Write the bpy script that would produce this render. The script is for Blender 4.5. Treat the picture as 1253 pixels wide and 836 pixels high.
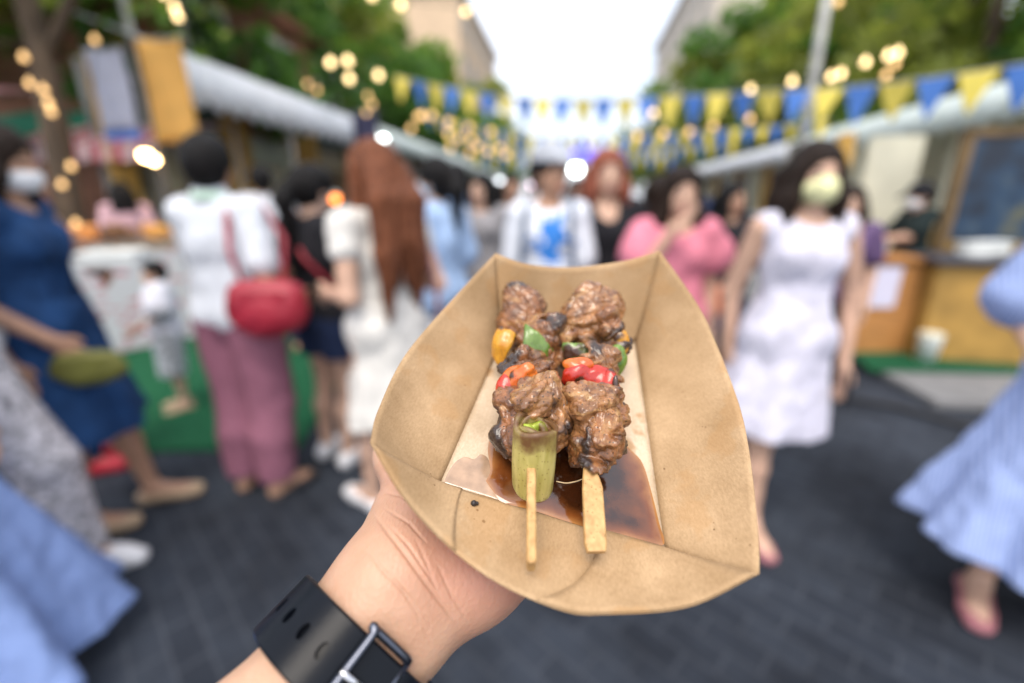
import bpy, bmesh, math, random
import numpy as np
from mathutils import Vector, Matrix, Euler

R = math.radians
sc = bpy.context.scene
for o in list(bpy.data.objects):
    bpy.data.objects.remove(o)

# ------------------------------------------------------------------ camera
YAW, PITCH, CAM_H = R(7.1), R(17.26), 1.42
cam_d = bpy.data.cameras.new("camera")
cam = bpy.data.objects.new("camera", cam_d)
sc.collection.objects.link(cam)
cam.location = (0, 0, CAM_H)
cam.rotation_euler = (R(90) - PITCH, 0, YAW)
cam_d.sensor_width = 36
cam_d.lens = 560 / 1253 * 36
cam_d.clip_start = 0.01
cam_d.clip_end = 600
cam_d.dof.use_dof = True
cam_d.dof.focus_distance = 0.166
cam_d.dof.aperture_fstop = 2.75
sc.camera = cam

# ------------------------------------------------------------------ sky, sun, exposure
world = bpy.data.worlds.new("World")
sc.world = world
world.use_nodes = True
nt = world.node_tree
for n in list(nt.nodes):
    nt.nodes.remove(n)
sky = nt.nodes.new("ShaderNodeTexSky")
sky.sky_type = 'NISHITA'
sky.sun_disc = False
sky.sun_elevation = R(60)
sky.sun_rotation = R(182)
sky.air_density = 1.0
sky.dust_density = 4.0
sky.ozone_density = 1.0
bg = nt.nodes.new("ShaderNodeBackground")
bg.inputs[1].default_value = 0.14
wo = nt.nodes.new("ShaderNodeOutputWorld")
# thin bright cloud veil over the blue
tcw = nt.nodes.new("ShaderNodeTexCoord"); nzw = nt.nodes.new("ShaderNodeTexNoise")
nzw.inputs['Scale'].default_value = 2.2; nzw.inputs['Detail'].default_value = 5
crw = nt.nodes.new("ShaderNodeValToRGB")
crw.color_ramp.elements[0].position = .30; crw.color_ramp.elements[0].color = (.25, .25, .25, 1)
crw.color_ramp.elements[1].position = .62; crw.color_ramp.elements[1].color = (.8, .8, .8, 1)
mxw = nt.nodes.new("ShaderNodeMix"); mxw.data_type = 'RGBA'
mxw.inputs[7].default_value = (8.6, 8.9, 9.6, 1)
nt.links.new(tcw.outputs['Generated'], nzw.inputs['Vector']); nt.links.new(nzw.outputs[0], crw.inputs[0])
nt.links.new(crw.outputs[0], mxw.inputs[0]); nt.links.new(sky.outputs[0], mxw.inputs[6])
nt.links.new(mxw.outputs[2], bg.inputs[0])
nt.links.new(bg.outputs[0], wo.inputs[0])

sun_d = bpy.data.lights.new("sun", 'SUN')
sun_d.energy = 1.5
sun_d.angle = R(32)
sun_d.color = (1.0, 0.91, 0.79)
sun = bpy.data.objects.new("sun", sun_d)
sc.collection.objects.link(sun)
# the sky's sun_rotation 182 deg turns clockwise from +Y
_az = R(182)
_dir = Vector((math.sin(_az) * math.cos(R(60)), math.cos(_az) * math.cos(R(60)), math.sin(R(60))))
sun.rotation_euler = _dir.to_track_quat('Z', 'Y').to_euler()

sc.view_settings.view_transform = 'Standard'
sc.view_settings.look = 'None'
sc.view_settings.gamma = 1.0
sc.view_settings.use_curve_mapping = False
sc.view_settings.exposure = 0.8

sc.render.engine = 'CYCLES'
sc.cycles.use_denoising = True
sc.cycles.max_bounces = 6
sc.cycles.diffuse_bounces = 3
sc.cycles.glossy_bounces = 3
sc.cycles.transmission_bounces = 4
sc.cycles.sample_clamp_indirect = 6.0

# ------------------------------------------------------------------ coordinates
CY, SY = math.cos(YAW), math.sin(YAW)
CAMM = Matrix.Translation((0, 0, CAM_H)) @ Euler((R(90) - PITCH, 0, YAW)).to_matrix().to_4x4()
CAMN = np.array(CAMM)

def Wd(X, Y, z=0.0):
    """ground frame turned with the lens -> street frame (street runs along +y)"""
    return (X * CY - Y * SY, X * SY + Y * CY, z)

def ray(px, py):
    v = CAMM.to_3x3() @ Vector(((px - 626.5) / 560, -(py - 418) / 560, -1))
    return v

def at_h(px, py, z):
    v = ray(px, py)
    t = (z - CAM_H) / v.z
    return (v.x * t, v.y * t, z)

def at_y(px, py, y):
    v = ray(px, py)
    t = y / v.y
    return (v.x * t, y, CAM_H + v.z * t)

def at_x(px, py, x):
    v = ray(px, py)
    t = x / v.x
    return (x, v.y * t, CAM_H + v.z * t)

def mm(px, py, z):
    """view-frame millimetres (x right, y up, z away) of a measured point"""
    return np.array([(px - 626.5) / 560 * z, -(py - 418) / 560 * z, z])

def cam2w(P):
    P = np.atleast_2d(np.asarray(P, float)) / 1000.0
    Q = np.c_[P[:, 0], P[:, 1], -P[:, 2], np.ones(len(P))]
    return (Q @ CAMN.T)[:, :3]

# ------------------------------------------------------------------ object helpers
COL = sc.collection

def tag(o, label=None, cat=None, group=None, kind=None):
    if label: o['label'] = label
    if cat: o['category'] = cat
    if group: o['group'] = group
    if kind: o['kind'] = kind
    return o

def thing(name, label, cat, loc=(0, 0, 0), rz=0.0, group=None):
    o = bpy.data.objects.new(name, None)
    COL.objects.link(o)
    o.empty_display_size = 0.1
    o.location = loc
    o.rotation_euler = (0, 0, rz)
    return tag(o, label, cat, group)

def link_mesh(name, V, Fc, mats, parent=None, loc=(0, 0, 0), smooth=True, mi=None):
    V = np.asarray(V, dtype=np.float32)
    me = bpy.data.meshes.new(name)
    if isinstance(Fc, np.ndarray):
        n, k = Fc.shape
        me.vertices.add(len(V))
        me.vertices.foreach_set('co', V.ravel())
        me.loops.add(n * k)
        me.loops.foreach_set('vertex_index', Fc.ravel().astype(np.int32))
        me.polygons.add(n)
        me.polygons.foreach_set('loop_start', (np.arange(n) * k).astype(np.int32))
        me.polygons.foreach_set('loop_total', np.full(n, k, np.int32))
    else:
        me.from_pydata([tuple(map(float, v)) for v in V], [], Fc)
    if not isinstance(mats, (list, tuple)):
        mats = [mats]
    for m in mats:
        me.materials.append(m)
    if mi is not None:
        me.polygons.foreach_set('material_index', np.asarray(mi, np.int32))
    me.polygons.foreach_set('use_smooth', np.full(len(me.polygons), smooth, bool))
    me.update(calc_edges=True)
    me.validate()
    o = bpy.data.objects.new(name, me)
    COL.objects.link(o)
    o.location = loc
    if parent is not None:
        o.parent = parent
    return o

class MB:
    """collects shapes, links them as ONE mesh"""
    def __init__(s):
        s.V = []; s.F = []
    def add(s, V, F):
        b = len(s.V)
        s.V.extend([tuple(map(float, v)) for v in V])
        s.F.extend([tuple(i + b for i in f) for f in F])
        return s
    def box(s, c, d, rz=0.0, bev=0.0, M=None):
        x, y, z = d[0] / 2, d[1] / 2, d[2] / 2
        bm = bmesh.new()
        bmesh.ops.create_cube(bm, size=1)
        bmesh.ops.scale(bm, vec=d, verts=bm.verts)
        if bev > 0:
            bmesh.ops.bevel(bm, geom=bm.edges[:], offset=bev, segments=2, affect='EDGES')
        T = Matrix.Translation(c) @ Matrix.Rotation(rz, 4, 'Z')
        if M is not None:
            T = Matrix.Translation(c) @ M
        bm.transform(T)
        bm.verts.index_update()
        s.add([v.co for v in bm.verts], [[v.index for v in f.verts] for f in bm.faces])
        bm.free()
        return s
    def tube(s, path, rad, n=10, cap=True):
        P = [Vector(p) for p in path]
        if not isinstance(rad, (list, tuple)):
            rad = [rad] * len(P)
        V = []; F = []
        up = None
        for i, p in enumerate(P):
            t = (P[min(i + 1, len(P) - 1)] - P[max(i - 1, 0)]).normalized()
            if up is None:
                up = Vector((0, 0, 1)) if abs(t.z) < .9 else Vector((1, 0, 0))
            a = t.cross(up).normalized()
            b = a.cross(t).normalized()
            up = b
            for k in range(n):
                th = 2 * math.pi * k / n
                V.append(p + (a * math.cos(th) + b * math.sin(th)) * rad[i])
        for i in range(len(P) - 1):
            for k in range(n):
                k2 = (k + 1) % n
                F.append((i * n + k, i * n + k2, (i + 1) * n + k2, (i + 1) * n + k))
        if cap:
            F.append(tuple(range(n - 1, -1, -1)))
            F.append(tuple((len(P) - 1) * n + k for k in range(n)))
        return s.add(V, F)
    def lathe(s, c, prof, n=20, M=None):
        V = []; F = []
        for r, z in prof:
            for k in range(n):
                th = 2 * math.pi * k / n
                v = Vector((r * math.cos(th), r * math.sin(th), z))
                if M is not None: v = M @ v
                V.append(v + Vector(c))
        for i in range(len(prof) - 1):
            for k in range(n):
                k2 = (k + 1) % n
                F.append((i * n + k, i * n + k2, (i + 1) * n + k2, (i + 1) * n + k))
        F.append(tuple(range(n - 1, -1, -1)))
        F.append(tuple((len(prof) - 1) * n + k for k in range(n)))
        return s.add(V, F)
    def ball(s, c, r, n=12):
        prof = [(max(1e-4, r * math.sin(math.pi * i / n)), -r * math.cos(math.pi * i / n)) for i in range(n + 1)]
        return s.lathe(c, prof, n + 4)
    def build(s, name, m, parent=None, origin=(0, 0, 0), smooth=False, loc=None):
        V = np.array(s.V, float) - np.array(origin, float)
        o = link_mesh(name, V, s.F, m, parent, (0, 0, 0) if parent else origin, smooth)
        if loc is not None: o.location = loc
        return o

def struct(o):
    o['kind'] = 'structure'
    return o

# ------------------------------------------------------------------ materials
MATS = {}

def _nodes(name):
    m = bpy.data.materials.new(name)
    m.use_nodes = True
    t = m.node_tree
    return m, t, t.nodes['Principled BSDF']

def mat(name, rgb, rough=.7, var=.25, scale=9.0, bump=.0, bscale=60.0, spec=.5, metal=0.0, emit=0.0,
        coat=0.0, sss=0.0, stretch=(1, 1, 1), rgb2=None, detail=4.0, bdist=.01):
    if name in MATS: return MATS[name]
    m, t, p = _nodes(name)
    N, L = t.nodes.new, t.links.new
    tc = N('ShaderNodeTexCoord')
    mp = N('ShaderNodeMapping'); mp.inputs['Scale'].default_value = stretch
    L(tc.outputs['Object'], mp.inputs[0])
    nz = N('ShaderNodeTexNoise'); nz.inputs['Scale'].default_value = scale; nz.inputs['Detail'].default_value = detail
    L(mp.outputs[0], nz.inputs['Vector'])
    cr = N('ShaderNodeValToRGB')
    lo = [c * (1 - var) for c in rgb]; hi = [min(1, c * (1 + var)) for c in (rgb2 or rgb)]
    cr.color_ramp.elements[0].position = .3; cr.color_ramp.elements[1].position = .7
    cr.color_ramp.elements[0].color = (*lo, 1); cr.color_ramp.elements[1].color = (*hi, 1)
    L(nz.outputs[0], cr.inputs[0])
    L(cr.outputs[0], p.inputs['Base Color'])
    p.inputs['Roughness'].default_value = rough
    p.inputs['Specular IOR Level'].default_value = spec
    p.inputs['Metallic'].default_value = metal
    p.inputs['Coat Weight'].default_value = coat
    if sss:
        p.inputs['Subsurface Weight'].default_value = sss
        p.inputs['Subsurface Radius'].default_value = (1.0, .35, .2)
        p.inputs['Subsurface Scale'].default_value = .006
    if bump:
        nb = N('ShaderNodeTexNoise'); nb.inputs['Scale'].default_value = bscale; nb.inputs['Detail'].default_value = 6
        L(mp.outputs[0], nb.inputs['Vector'])
        b = N('ShaderNodeBump'); b.inputs['Strength'].default_value = bump; b.inputs['Distance'].default_value = bdist
        L(nb.outputs[0], b.inputs['Height']); L(b.outputs[0], p.inputs['Normal'])
    if emit:
        p.inputs['Emission Color'].default_value = (*rgb, 1)
        p.inputs['Emission Strength'].default_value = emit
        m.cycles.emission_sampling = 'NONE'
    MATS[name] = m
    return m

def stripes(name, c1, c2, scale, axis='X', rough=.8, soft=.1, wob=.6):
    if name in MATS: return MATS[name]
    m, t, p = _nodes(name)
    N, L = t.nodes.new, t.links.new
    tc = N('ShaderNodeTexCoord')
    w = N('ShaderNodeTexWave'); w.wave_type = 'BANDS'; w.bands_direction = axis
    w.inputs['Scale'].default_value = scale; w.inputs['Distortion'].default_value = wob
    L(tc.outputs['Object'], w.inputs['Vector'])
    cr = N('ShaderNodeValToRGB')
    cr.color_ramp.elements[0].position = .5 - soft; cr.color_ramp.elements[1].position = .5 + soft
    cr.color_ramp.elements[0].color = (*c1, 1); cr.color_ramp.elements[1].color = (*c2, 1)
    L(w.outputs[0], cr.inputs[0]); L(cr.outputs[0], p.inputs['Base Color'])
    p.inputs['Roughness'].default_value = rough
    p.inputs['Specular IOR Level'].default_value = .2
    MATS[name] = m
    return m

def cloth(name, rgb, var=.12, rough=.85):
    return mat('cloth_' + name, rgb, rough, var, 14, .25, 120, .2, bdist=.004)

def hairm(name, rgb):
    return mat('hair_' + name, rgb, .5, .75, 5, .7, 9, .16, stretch=(22, 22, 1.2), bdist=.01)

SKIN = mat('skin_light', (.56, .35, .25), .5, .10, 18, .1, 200, .4)
SKIN_T = mat('skin_tan', (.40, .225, .145), .5, .12, 18, .1, 200, .4)
def translucent(m, w=.35, col=None):
    """thin cloth, paper or leaf: part of the light goes through"""
    t = m.node_tree; p = t.nodes['Principled BSDF']
    o = next(n for n in t.nodes if n.type == 'OUTPUT_MATERIAL')
    tr = t.nodes.new('ShaderNodeBsdfTranslucent'); mx = t.nodes.new('ShaderNodeMixShader'); mx.inputs[0].default_value = w
    if col: tr.inputs[0].default_value = (*col, 1)
    elif p.inputs['Base Color'].is_linked: t.links.new(p.inputs['Base Color'].links[0].from_socket, tr.inputs[0])
    else: tr.inputs[0].default_value = p.inputs['Base Color'].default_value
    t.links.new(p.outputs[0], mx.inputs[1]); t.links.new(tr.outputs[0], mx.inputs[2]); t.links.new(mx.outputs[0], o.inputs[0])
    return m
EYE = mat('eye_dark', (.02, .015, .012), .2, .1)
LIP = mat('lip_pink', (.42, .15, .13), .45, .1)

# ------------------------------------------------------------------ noise and implicit surfaces
def vnoise(P, freq, seed=0):
    P = np.asarray(P, np.float64) * freq + seed * 17.31
    i = np.floor(P).astype(np.int64); f = P - i
    f = f * f * (3 - 2 * f)
    def h(a, b, c):
        n = (a * 374761393 + b * 668265263 + c * 1274126177 + seed * 974711) & 0xffffffff
        n = ((n ^ (n >> 13)) * 1274126177) & 0xffffffff
        n = ((n ^ (n >> 16)) * 2246822519) & 0xffffffff
        return ((n ^ (n >> 15)) & 0xffff) / 65535.0
    r = 0
    for dx in (0, 1):
        wx = f[..., 0] if dx else 1 - f[..., 0]
        for dy in (0, 1):
            wy = f[..., 1] if dy else 1 - f[..., 1]
            for dz in (0, 1):
                wz = f[..., 2] if dz else 1 - f[..., 2]
                r = r + wx * wy * wz * h(i[..., 0] + dx, i[..., 1] + dy, i[..., 2] + dz)
    return r * 2 - 1

def fbm(P, freq, seed=0, octv=3, gain=.5):
    s = 0; a = 1.0
    for k in range(octv):
        s = s + a * vnoise(P, freq * 2 ** k, seed + k); a *= gain
    return s

class Field:
    def __init__(s, lo, hi, h):
        s.o = np.array(lo, float); s.h = h
        s.n = np.maximum(4, np.ceil((np.array(hi) - s.o) / h).astype(int) + 1)
        s.F = np.full(s.n, 1e3, np.float32)
        s.ax = [(s.o[i] + h * np.arange(s.n[i])).astype(np.float32) for i in range(3)]
    def reg(s, lo, hi):
        a = np.clip(np.floor((np.array(lo) - s.o) / s.h).astype(int), 0, s.n - 1)
        b = np.clip(np.ceil((np.array(hi) - s.o) / s.h).astype(int) + 1, 1, s.n)
        sl = tuple(slice(a[i], max(a[i] + 1, b[i])) for i in range(3))
        X = s.ax[0][sl[0]][:, None, None]; Y = s.ax[1][sl[1]][None, :, None]; Z = s.ax[2][sl[2]][None, None, :]
        return sl, X, Y, Z
    def put(s, sl, d, k):
        a = s.F[sl]
        if k > 0:
            h = np.clip(.5 + .5 * (a - d) / k, 0, 1)
            s.F[sl] = a * (1 - h) + d * h - k * h * (1 - h)
        else:
            s.F[sl] = np.minimum(a, d)
    def cone(s, a, b, ra, rb=None, k=.02, sx=1.0):
        rb = ra if rb is None else rb
        a = np.array(a, float); b = np.array(b, float)
        m = max(ra, rb) + k + 3 * s.h
        sl, X, Y, Z = s.reg(np.minimum(a, b) - m, np.maximum(a, b) + m)
        ab = b - a; L2 = max(ab @ ab, 1e-12)
        t = np.clip(((X - a[0]) * ab[0] + (Y - a[1]) * ab[1] + (Z - a[2]) * ab[2]) / L2, 0, 1)
        d = np.sqrt((X - a[0] - t * ab[0]) ** 2 + (Y - a[1] - t * ab[1]) ** 2 + (Z - a[2] - t * ab[2]) ** 2) - (ra + (rb - ra) * t)
        s.put(sl, d, k)
        return s
    def ell_d(s, X, Y, Z, c, r, rot):
        x, y, z = X - c[0], Y - c[1], Z - c[2]
        if rot is not None:
            M = np.array(rot)
            x, y, z = (M[0, 0] * x + M[1, 0] * y + M[2, 0] * z, M[0, 1] * x + M[1, 1] * y + M[2, 1] * z, M[0, 2] * x + M[1, 2] * y + M[2, 2] * z)
        k0 = np.sqrt((x / r[0]) ** 2 + (y / r[1]) ** 2 + (z / r[2]) ** 2)
        k1 = np.sqrt((x / r[0] ** 2) ** 2 + (y / r[1] ** 2) ** 2 + (z / r[2] ** 2) ** 2)
        return k0 * (k0 - 1) / np.maximum(k1, 1e-6)
    def ell(s, c, r, k=.02, rot=None):
        m = max(r) + k + 3 * s.h
        sl, X, Y, Z = s.reg(np.array(c) - m, np.array(c) + m)
        s.put(sl, s.ell_d(X, Y, Z, c, r, rot), k)
        return s
    def sub(s, c, r, k=.01, rot=None):
        m = max(r) + k + 3 * s.h
        sl, X, Y, Z = s.reg(np.array(c) - m, np.array(c) + m)
        d = -s.ell_d(X, Y, Z, c, r, rot)
        a = s.F[sl]
        if k > 0:
            h = np.clip(.5 - .5 * (a - d) / k, 0, 1)
            s.F[sl] = a * (1 - h) + d * h + k * h * (1 - h)
        else:
            s.F[sl] = np.maximum(a, d)
        return s
    def grid(s):
        return s.ax[0][:, None, None], s.ax[1][None, :, None], s.ax[2][None, None, :]
    def cut(s, n, p):
        """remove the side the normal points to"""
        X, Y, Z = s.grid()
        d = (X - p[0]) * n[0] + (Y - p[1]) * n[1] + (Z - p[2]) * n[2]
        s.F = np.maximum(s.F, d)
        return s
    def mesh(s):
        F = s.F
        F[[0, -1]] = 1; F[:, [0, -1]] = 1; F[:, :, [0, -1]] = 1
        S = F < 0
        c = np.zeros(np.array(F.shape) - 1, np.uint8)
        cor = [(i, j, k) for i in (0, 1) for j in (0, 1) for k in (0, 1)]
        nx, ny, nz = F.shape
        for i, j, k in cor:
            c += S[i:nx - 1 + i, j:ny - 1 + j, k:nz - 1 + k]
        idx = np.argwhere((c > 0) & (c < 8))
        ids = np.full(c.shape, -1, np.int32)
        ids[idx[:, 0], idx[:, 1], idx[:, 2]] = np.arange(len(idx))
        V8 = {q: F[idx[:, 0] + q[0], idx[:, 1] + q[1], idx[:, 2] + q[2]].astype(np.float64) for q in cor}
        acc = np.zeros((len(idx), 3)); cnt = np.zeros(len(idx))
        for a in cor:
            for ax in range(3):
                if a[ax] == 0:
                    b = list(a); b[ax] = 1; b = tuple(b)
                    va, vb = V8[a], V8[b]
                    x = (va < 0) != (vb < 0)
                    t = np.where(x, np.clip(va / np.where(x, va - vb, 1), 0, 1), 0)
                    p = np.tile(np.array(a, float), (len(idx), 1)); p[:, ax] = t
                    acc += p * x[:, None]; cnt += x
        P = s.o + s.h * (idx + acc / np.maximum(cnt, 1)[:, None])
        faces = []
        for ax in range(3):
            b, cc = (ax + 1) % 3, (ax + 2) % 3
            A = [slice(None)] * 3; B = [slice(None)] * 3
            A[ax] = slice(0, -1); B[ax] = slice(1, None)
            e = np.argwhere(S[tuple(A)] != S[tuple(B)])
            e = e[(e[:, b] > 0) & (e[:, cc] > 0) & (e[:, b] < F.shape[b] - 1) & (e[:, cc] < F.shape[cc] - 1)]
            if not len(e): continue
            eb = np.zeros(3, int); eb[b] = 1; ec = np.zeros(3, int); ec[cc] = 1
            q = [e, e - eb, e - eb - ec, e - ec]
            f = np.stack([ids[w[:, 0], w[:, 1], w[:, 2]] for w in q], 1)
            ins = S[e[:, 0], e[:, 1], e[:, 2]]
            f[~ins] = f[~ins][:, ::-1]
            faces.append(f)
        f = np.concatenate(faces)
        f = f[(f >= 0).all(1)]
        return P, f

# CHUNK2
# ================================================================== SETTING
rng = np.random.default_rng(7)
random.seed(7)

# ground: dark pavers, one sheet to the horizon
def paver_mat():
    m, t, p = _nodes('pavers')
    N, L = t.nodes.new, t.links.new
    tc = N('ShaderNodeTexCoord')
    mp = N('ShaderNodeMapping'); mp.inputs['Rotation'].default_value = (0, 0, R(38))
    L(tc.outputs['Object'], mp.inputs[0])
    br = N('ShaderNodeTexBrick')
    br.inputs['Scale'].default_value = 1.0
    br.inputs['Brick Width'].default_value = .2; br.inputs['Row Height'].default_value = .1
    br.inputs['Mortar Size'].default_value = .006; br.inputs['Mortar Smooth'].default_value = .3
    br.inputs['Color1'].default_value = (.017, .021, .029, 1); br.inputs['Color2'].default_value = (.027, .033, .044, 1)
    br.inputs['Mortar'].default_value = (.039, .045, .056, 1)
    L(mp.outputs[0], br.inputs['Vector'])
    nz = N('ShaderNodeTexNoise'); nz.inputs['Scale'].default_value = 1.6; nz.inputs['Detail'].default_value = 10; nz.inputs['Roughness'].default_value = .66
    L(tc.outputs['Object'], nz.inputs['Vector'])
    cr = N('ShaderNodeValToRGB')
    cr.color_ramp.elements[0].position = .32; cr.color_ramp.elements[0].color = (.42, .42, .44, 1)
    cr.color_ramp.elements[1].position = .72; cr.color_ramp.elements[1].color = (1.65, 1.65, 1.65, 1)
    L(nz.outputs[0], cr.inputs[0])
    mx = N('ShaderNodeMix'); mx.data_type = 'RGBA'; mx.blend_type = 'MULTIPLY'; mx.inputs[0].default_value = 1
    L(br.outputs[0], mx.inputs[6]); L(cr.outputs[0], mx.inputs[7])
    L(mx.outputs[2], p.inputs['Base Color'])
    p.inputs['Roughness'].default_value = .75
    p.inputs['Specular IOR Level'].default_value = .18
    b = N('ShaderNodeBump'); b.inputs['Strength'].default_value = .5; b.inputs['Distance'].default_value = .006
    inv = N('ShaderNodeMath'); inv.operation = 'SUBTRACT'; inv.inputs[0].default_value = 1
    L(br.outputs['Fac'], inv.inputs[1]); L(inv.outputs[0], b.inputs['Height']); L(b.outputs[0], p.inputs['Normal'])
    return m

g = MB()
g.add([(-220, -60, 0), (220, -60, 0), (220, 420, 0), (-220, 420, 0)], [(0, 1, 2, 3)])
struct(g.build('ground', paver_mat()))

PAVE = mat('pavement_concrete', (.17, .17, .172), .85, .18, 6, .2, 80)
pv = MB()
pv.box((8.6, 24, .03), (12, 41.4, .06), bev=.01)
struct(pv.build('pavement', PAVE))

# green turf mats
TURF = mat('turf', (.018, .11, .05), .95, .35, 40, .8, 250, .1, bdist=.02)
def turf(poly, z, label):
    m = MB()
    n = len(poly)
    V = [(x, y, z) for x, y in poly] + [(x, y, z + .018) for x, y in poly]
    m.add(V, [tuple(range(n - 1, -1, -1)), tuple(range(n, 2 * n))] + [(i, (i + 1) % n, n + (i + 1) % n, n + i) for i in range(n)])
    c = np.mean(poly, 0)
    o = m.build('turf_mat', TURF, origin=(c[0], c[1], z))
    tag(o, label, 'turf mat')
turf([(-2.75, 2.04), (-1.55, 2.22), (-2.3, 5.2), (-5.6, 5.0), (-4.6, 3.0)], .001, 'green artificial turf mat on the dark pavers under the child in white')
turf([(2.5, 3.88), (4.6, 4.0), (4.6, 4.62), (2.62, 4.5)], .061, 'green turf strip along the foot of the ochre counter')

# cable lying across the pavement edge
cb = MB()
cb.tube([Wd(2.05, 3.38, .02)] + [(2.05 + .3 * i, 3.34 - .07 * i - .03 * math.sin(i * 1.7), .025) for i in range(1, 2)] + [(2.6, 3.0, .02), (3.2, 2.75, .07), (4.2, 2.6, .07), (6, 2.5, .07)], .018, 8)
tag(cb.build('power_cable', mat('rubber_black', (.012, .012, .014), .6), origin=(2.6, 3, 0), smooth=True), 'thick black cable lying beside the pale pavement strip', 'cable')

# ---------------------------------------------------------------- buildings
def wall_building(name, label, x0, x1, y0, y1, h, wm, face, rows, cols, wm2, roofm, inset=.12, ww=1.1, wh=1.5, z0=1.0, group=None):
    """block with window parts on the street face (face = +1: faces +x, -1: faces -x) and the face towards the lens"""
    cx, cy = (x0 + x1) / 2, (y0 + y1) / 2
    b = thing(name, label, 'building', (cx, cy, 0), 0, group)
    m = MB(); m.box((0, 0, h / 2), (x1 - x0, y1 - y0, h)); m.build('wall', wm, b)
    m = MB(); m.box((0, 0, h + .2), (x1 - x0 + .8, y1 - y0 + .8, .4), bev=.05); m.build('roof', roofm, b)
    fx = (x1 - x0) / 2 * face
    for r in range(rows):
        for c in range(cols):
            yy = -(y1 - y0) / 2 + (c + .5) * (y1 - y0) / cols
            zz = z0 + (r + .5) * (h - z0) / rows
            w = MB()
            for dy, dz, sy, sz in ((-ww / 2, 0, .1, wh), (ww / 2, 0, .1, wh), (0, wh / 2, ww + .1, .1), (0, -wh / 2, ww + .2, .12)):
                w.box((fx + face * .05, yy + dy, zz + dz), (.12, sy, sz))
            f = w.build('window', roofm, b)
            w = MB(); w.box((fx + face * .012, yy, zz), (.03, ww - .1, wh - .1)); w.build('pane', wm2, f)
    return b

GLASSD = mat('glass_dark', (.03, .04, .05), .12, .3, 1.0)
CREAM = mat('render_cream', (.62, .46, .31), .85, .12, 1.2, .1, 20)
CREAM2 = mat('render_pale', (.55, .48, .40), .85, .12, 1.2, .1, 20)
TRIM = mat('trim_pale', (.5, .48, .45), .7, .1, 2)
wall_building('apartment_building', 'cream apartment block rising behind the trees left of the bright sky', -30, -10, 44, 64, 18, CREAM, 1, 5, 6, GLASSD, TRIM)
wall_building('apartment_building', 'pale cream block above the trees right of the bright sky', 10.2, 26, 42, 70, 20, CREAM2, -1, 5, 7, GLASSD, TRIM)

# red-brown shop house behind the left awning
BRICK = mat('brick_redbrown', (.24, .105, .06), .9, .35, 4, .4, 40)
sh = thing('shop_house', 'red-brown brick shop house behind the long white awning on the left', 'building', (-8.6, 12.2, 0))
m = MB(); m.box((0, 0, 2.6), (3.6, 9, 5.2)); m.build('wall', BRICK, sh)
m = MB(); m.box((0, 0, 5.3), (4.1, 9.4, .2), bev=.03); m.build('roof', mat('roof_rust', (.28, .11, .06), .8, .3, 3), sh)
for k in range(4):
    w = MB(); yy = -3.3 + 2.2 * k
    for dy, dz, sy, sz in ((-.55, 0, .1, 1.2), (.55, 0, .1, 1.2), (0, .6, 1.2, .1), (0, -.6, 1.3, .1), (0, 0, .06, 1.1)):
        w.box((1.84, yy + dy, 4.2 + dz), (.1, sy, sz))
    f = w.build('window', TRIM, sh)
    w = MB(); w.box((1.81, yy, 4.2), (.03, 1.0, 1.1)); w.build('pane', GLASSD, f)
for k in range(9):
    w = MB(); w.box((1.9, -4.2 + 1.02 * k, 3.35), (.14, .12, .62)); w.build('railing_post', BRICK, sh)

# ---------------------------------------------------------------- trees
BARK = mat('bark', (.09, .065, .045), .9, .4, 8, .8, 30, .2, stretch=(1, 1, .3))
LEAFS = [mat('leaf_%s' % n, c, .55, .45, .9, spec=.3) for n, c in (('deep', (.065, .15, .035)), ('mid', (.12, .21, .045)), ('olive', (.20, .23, .05)))]
for lm, tc_ in zip(LEAFS, ((.14, .28, .04), (.24, .38, .05), (.36, .40, .06))): translucent(lm, .55, tc_)

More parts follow.
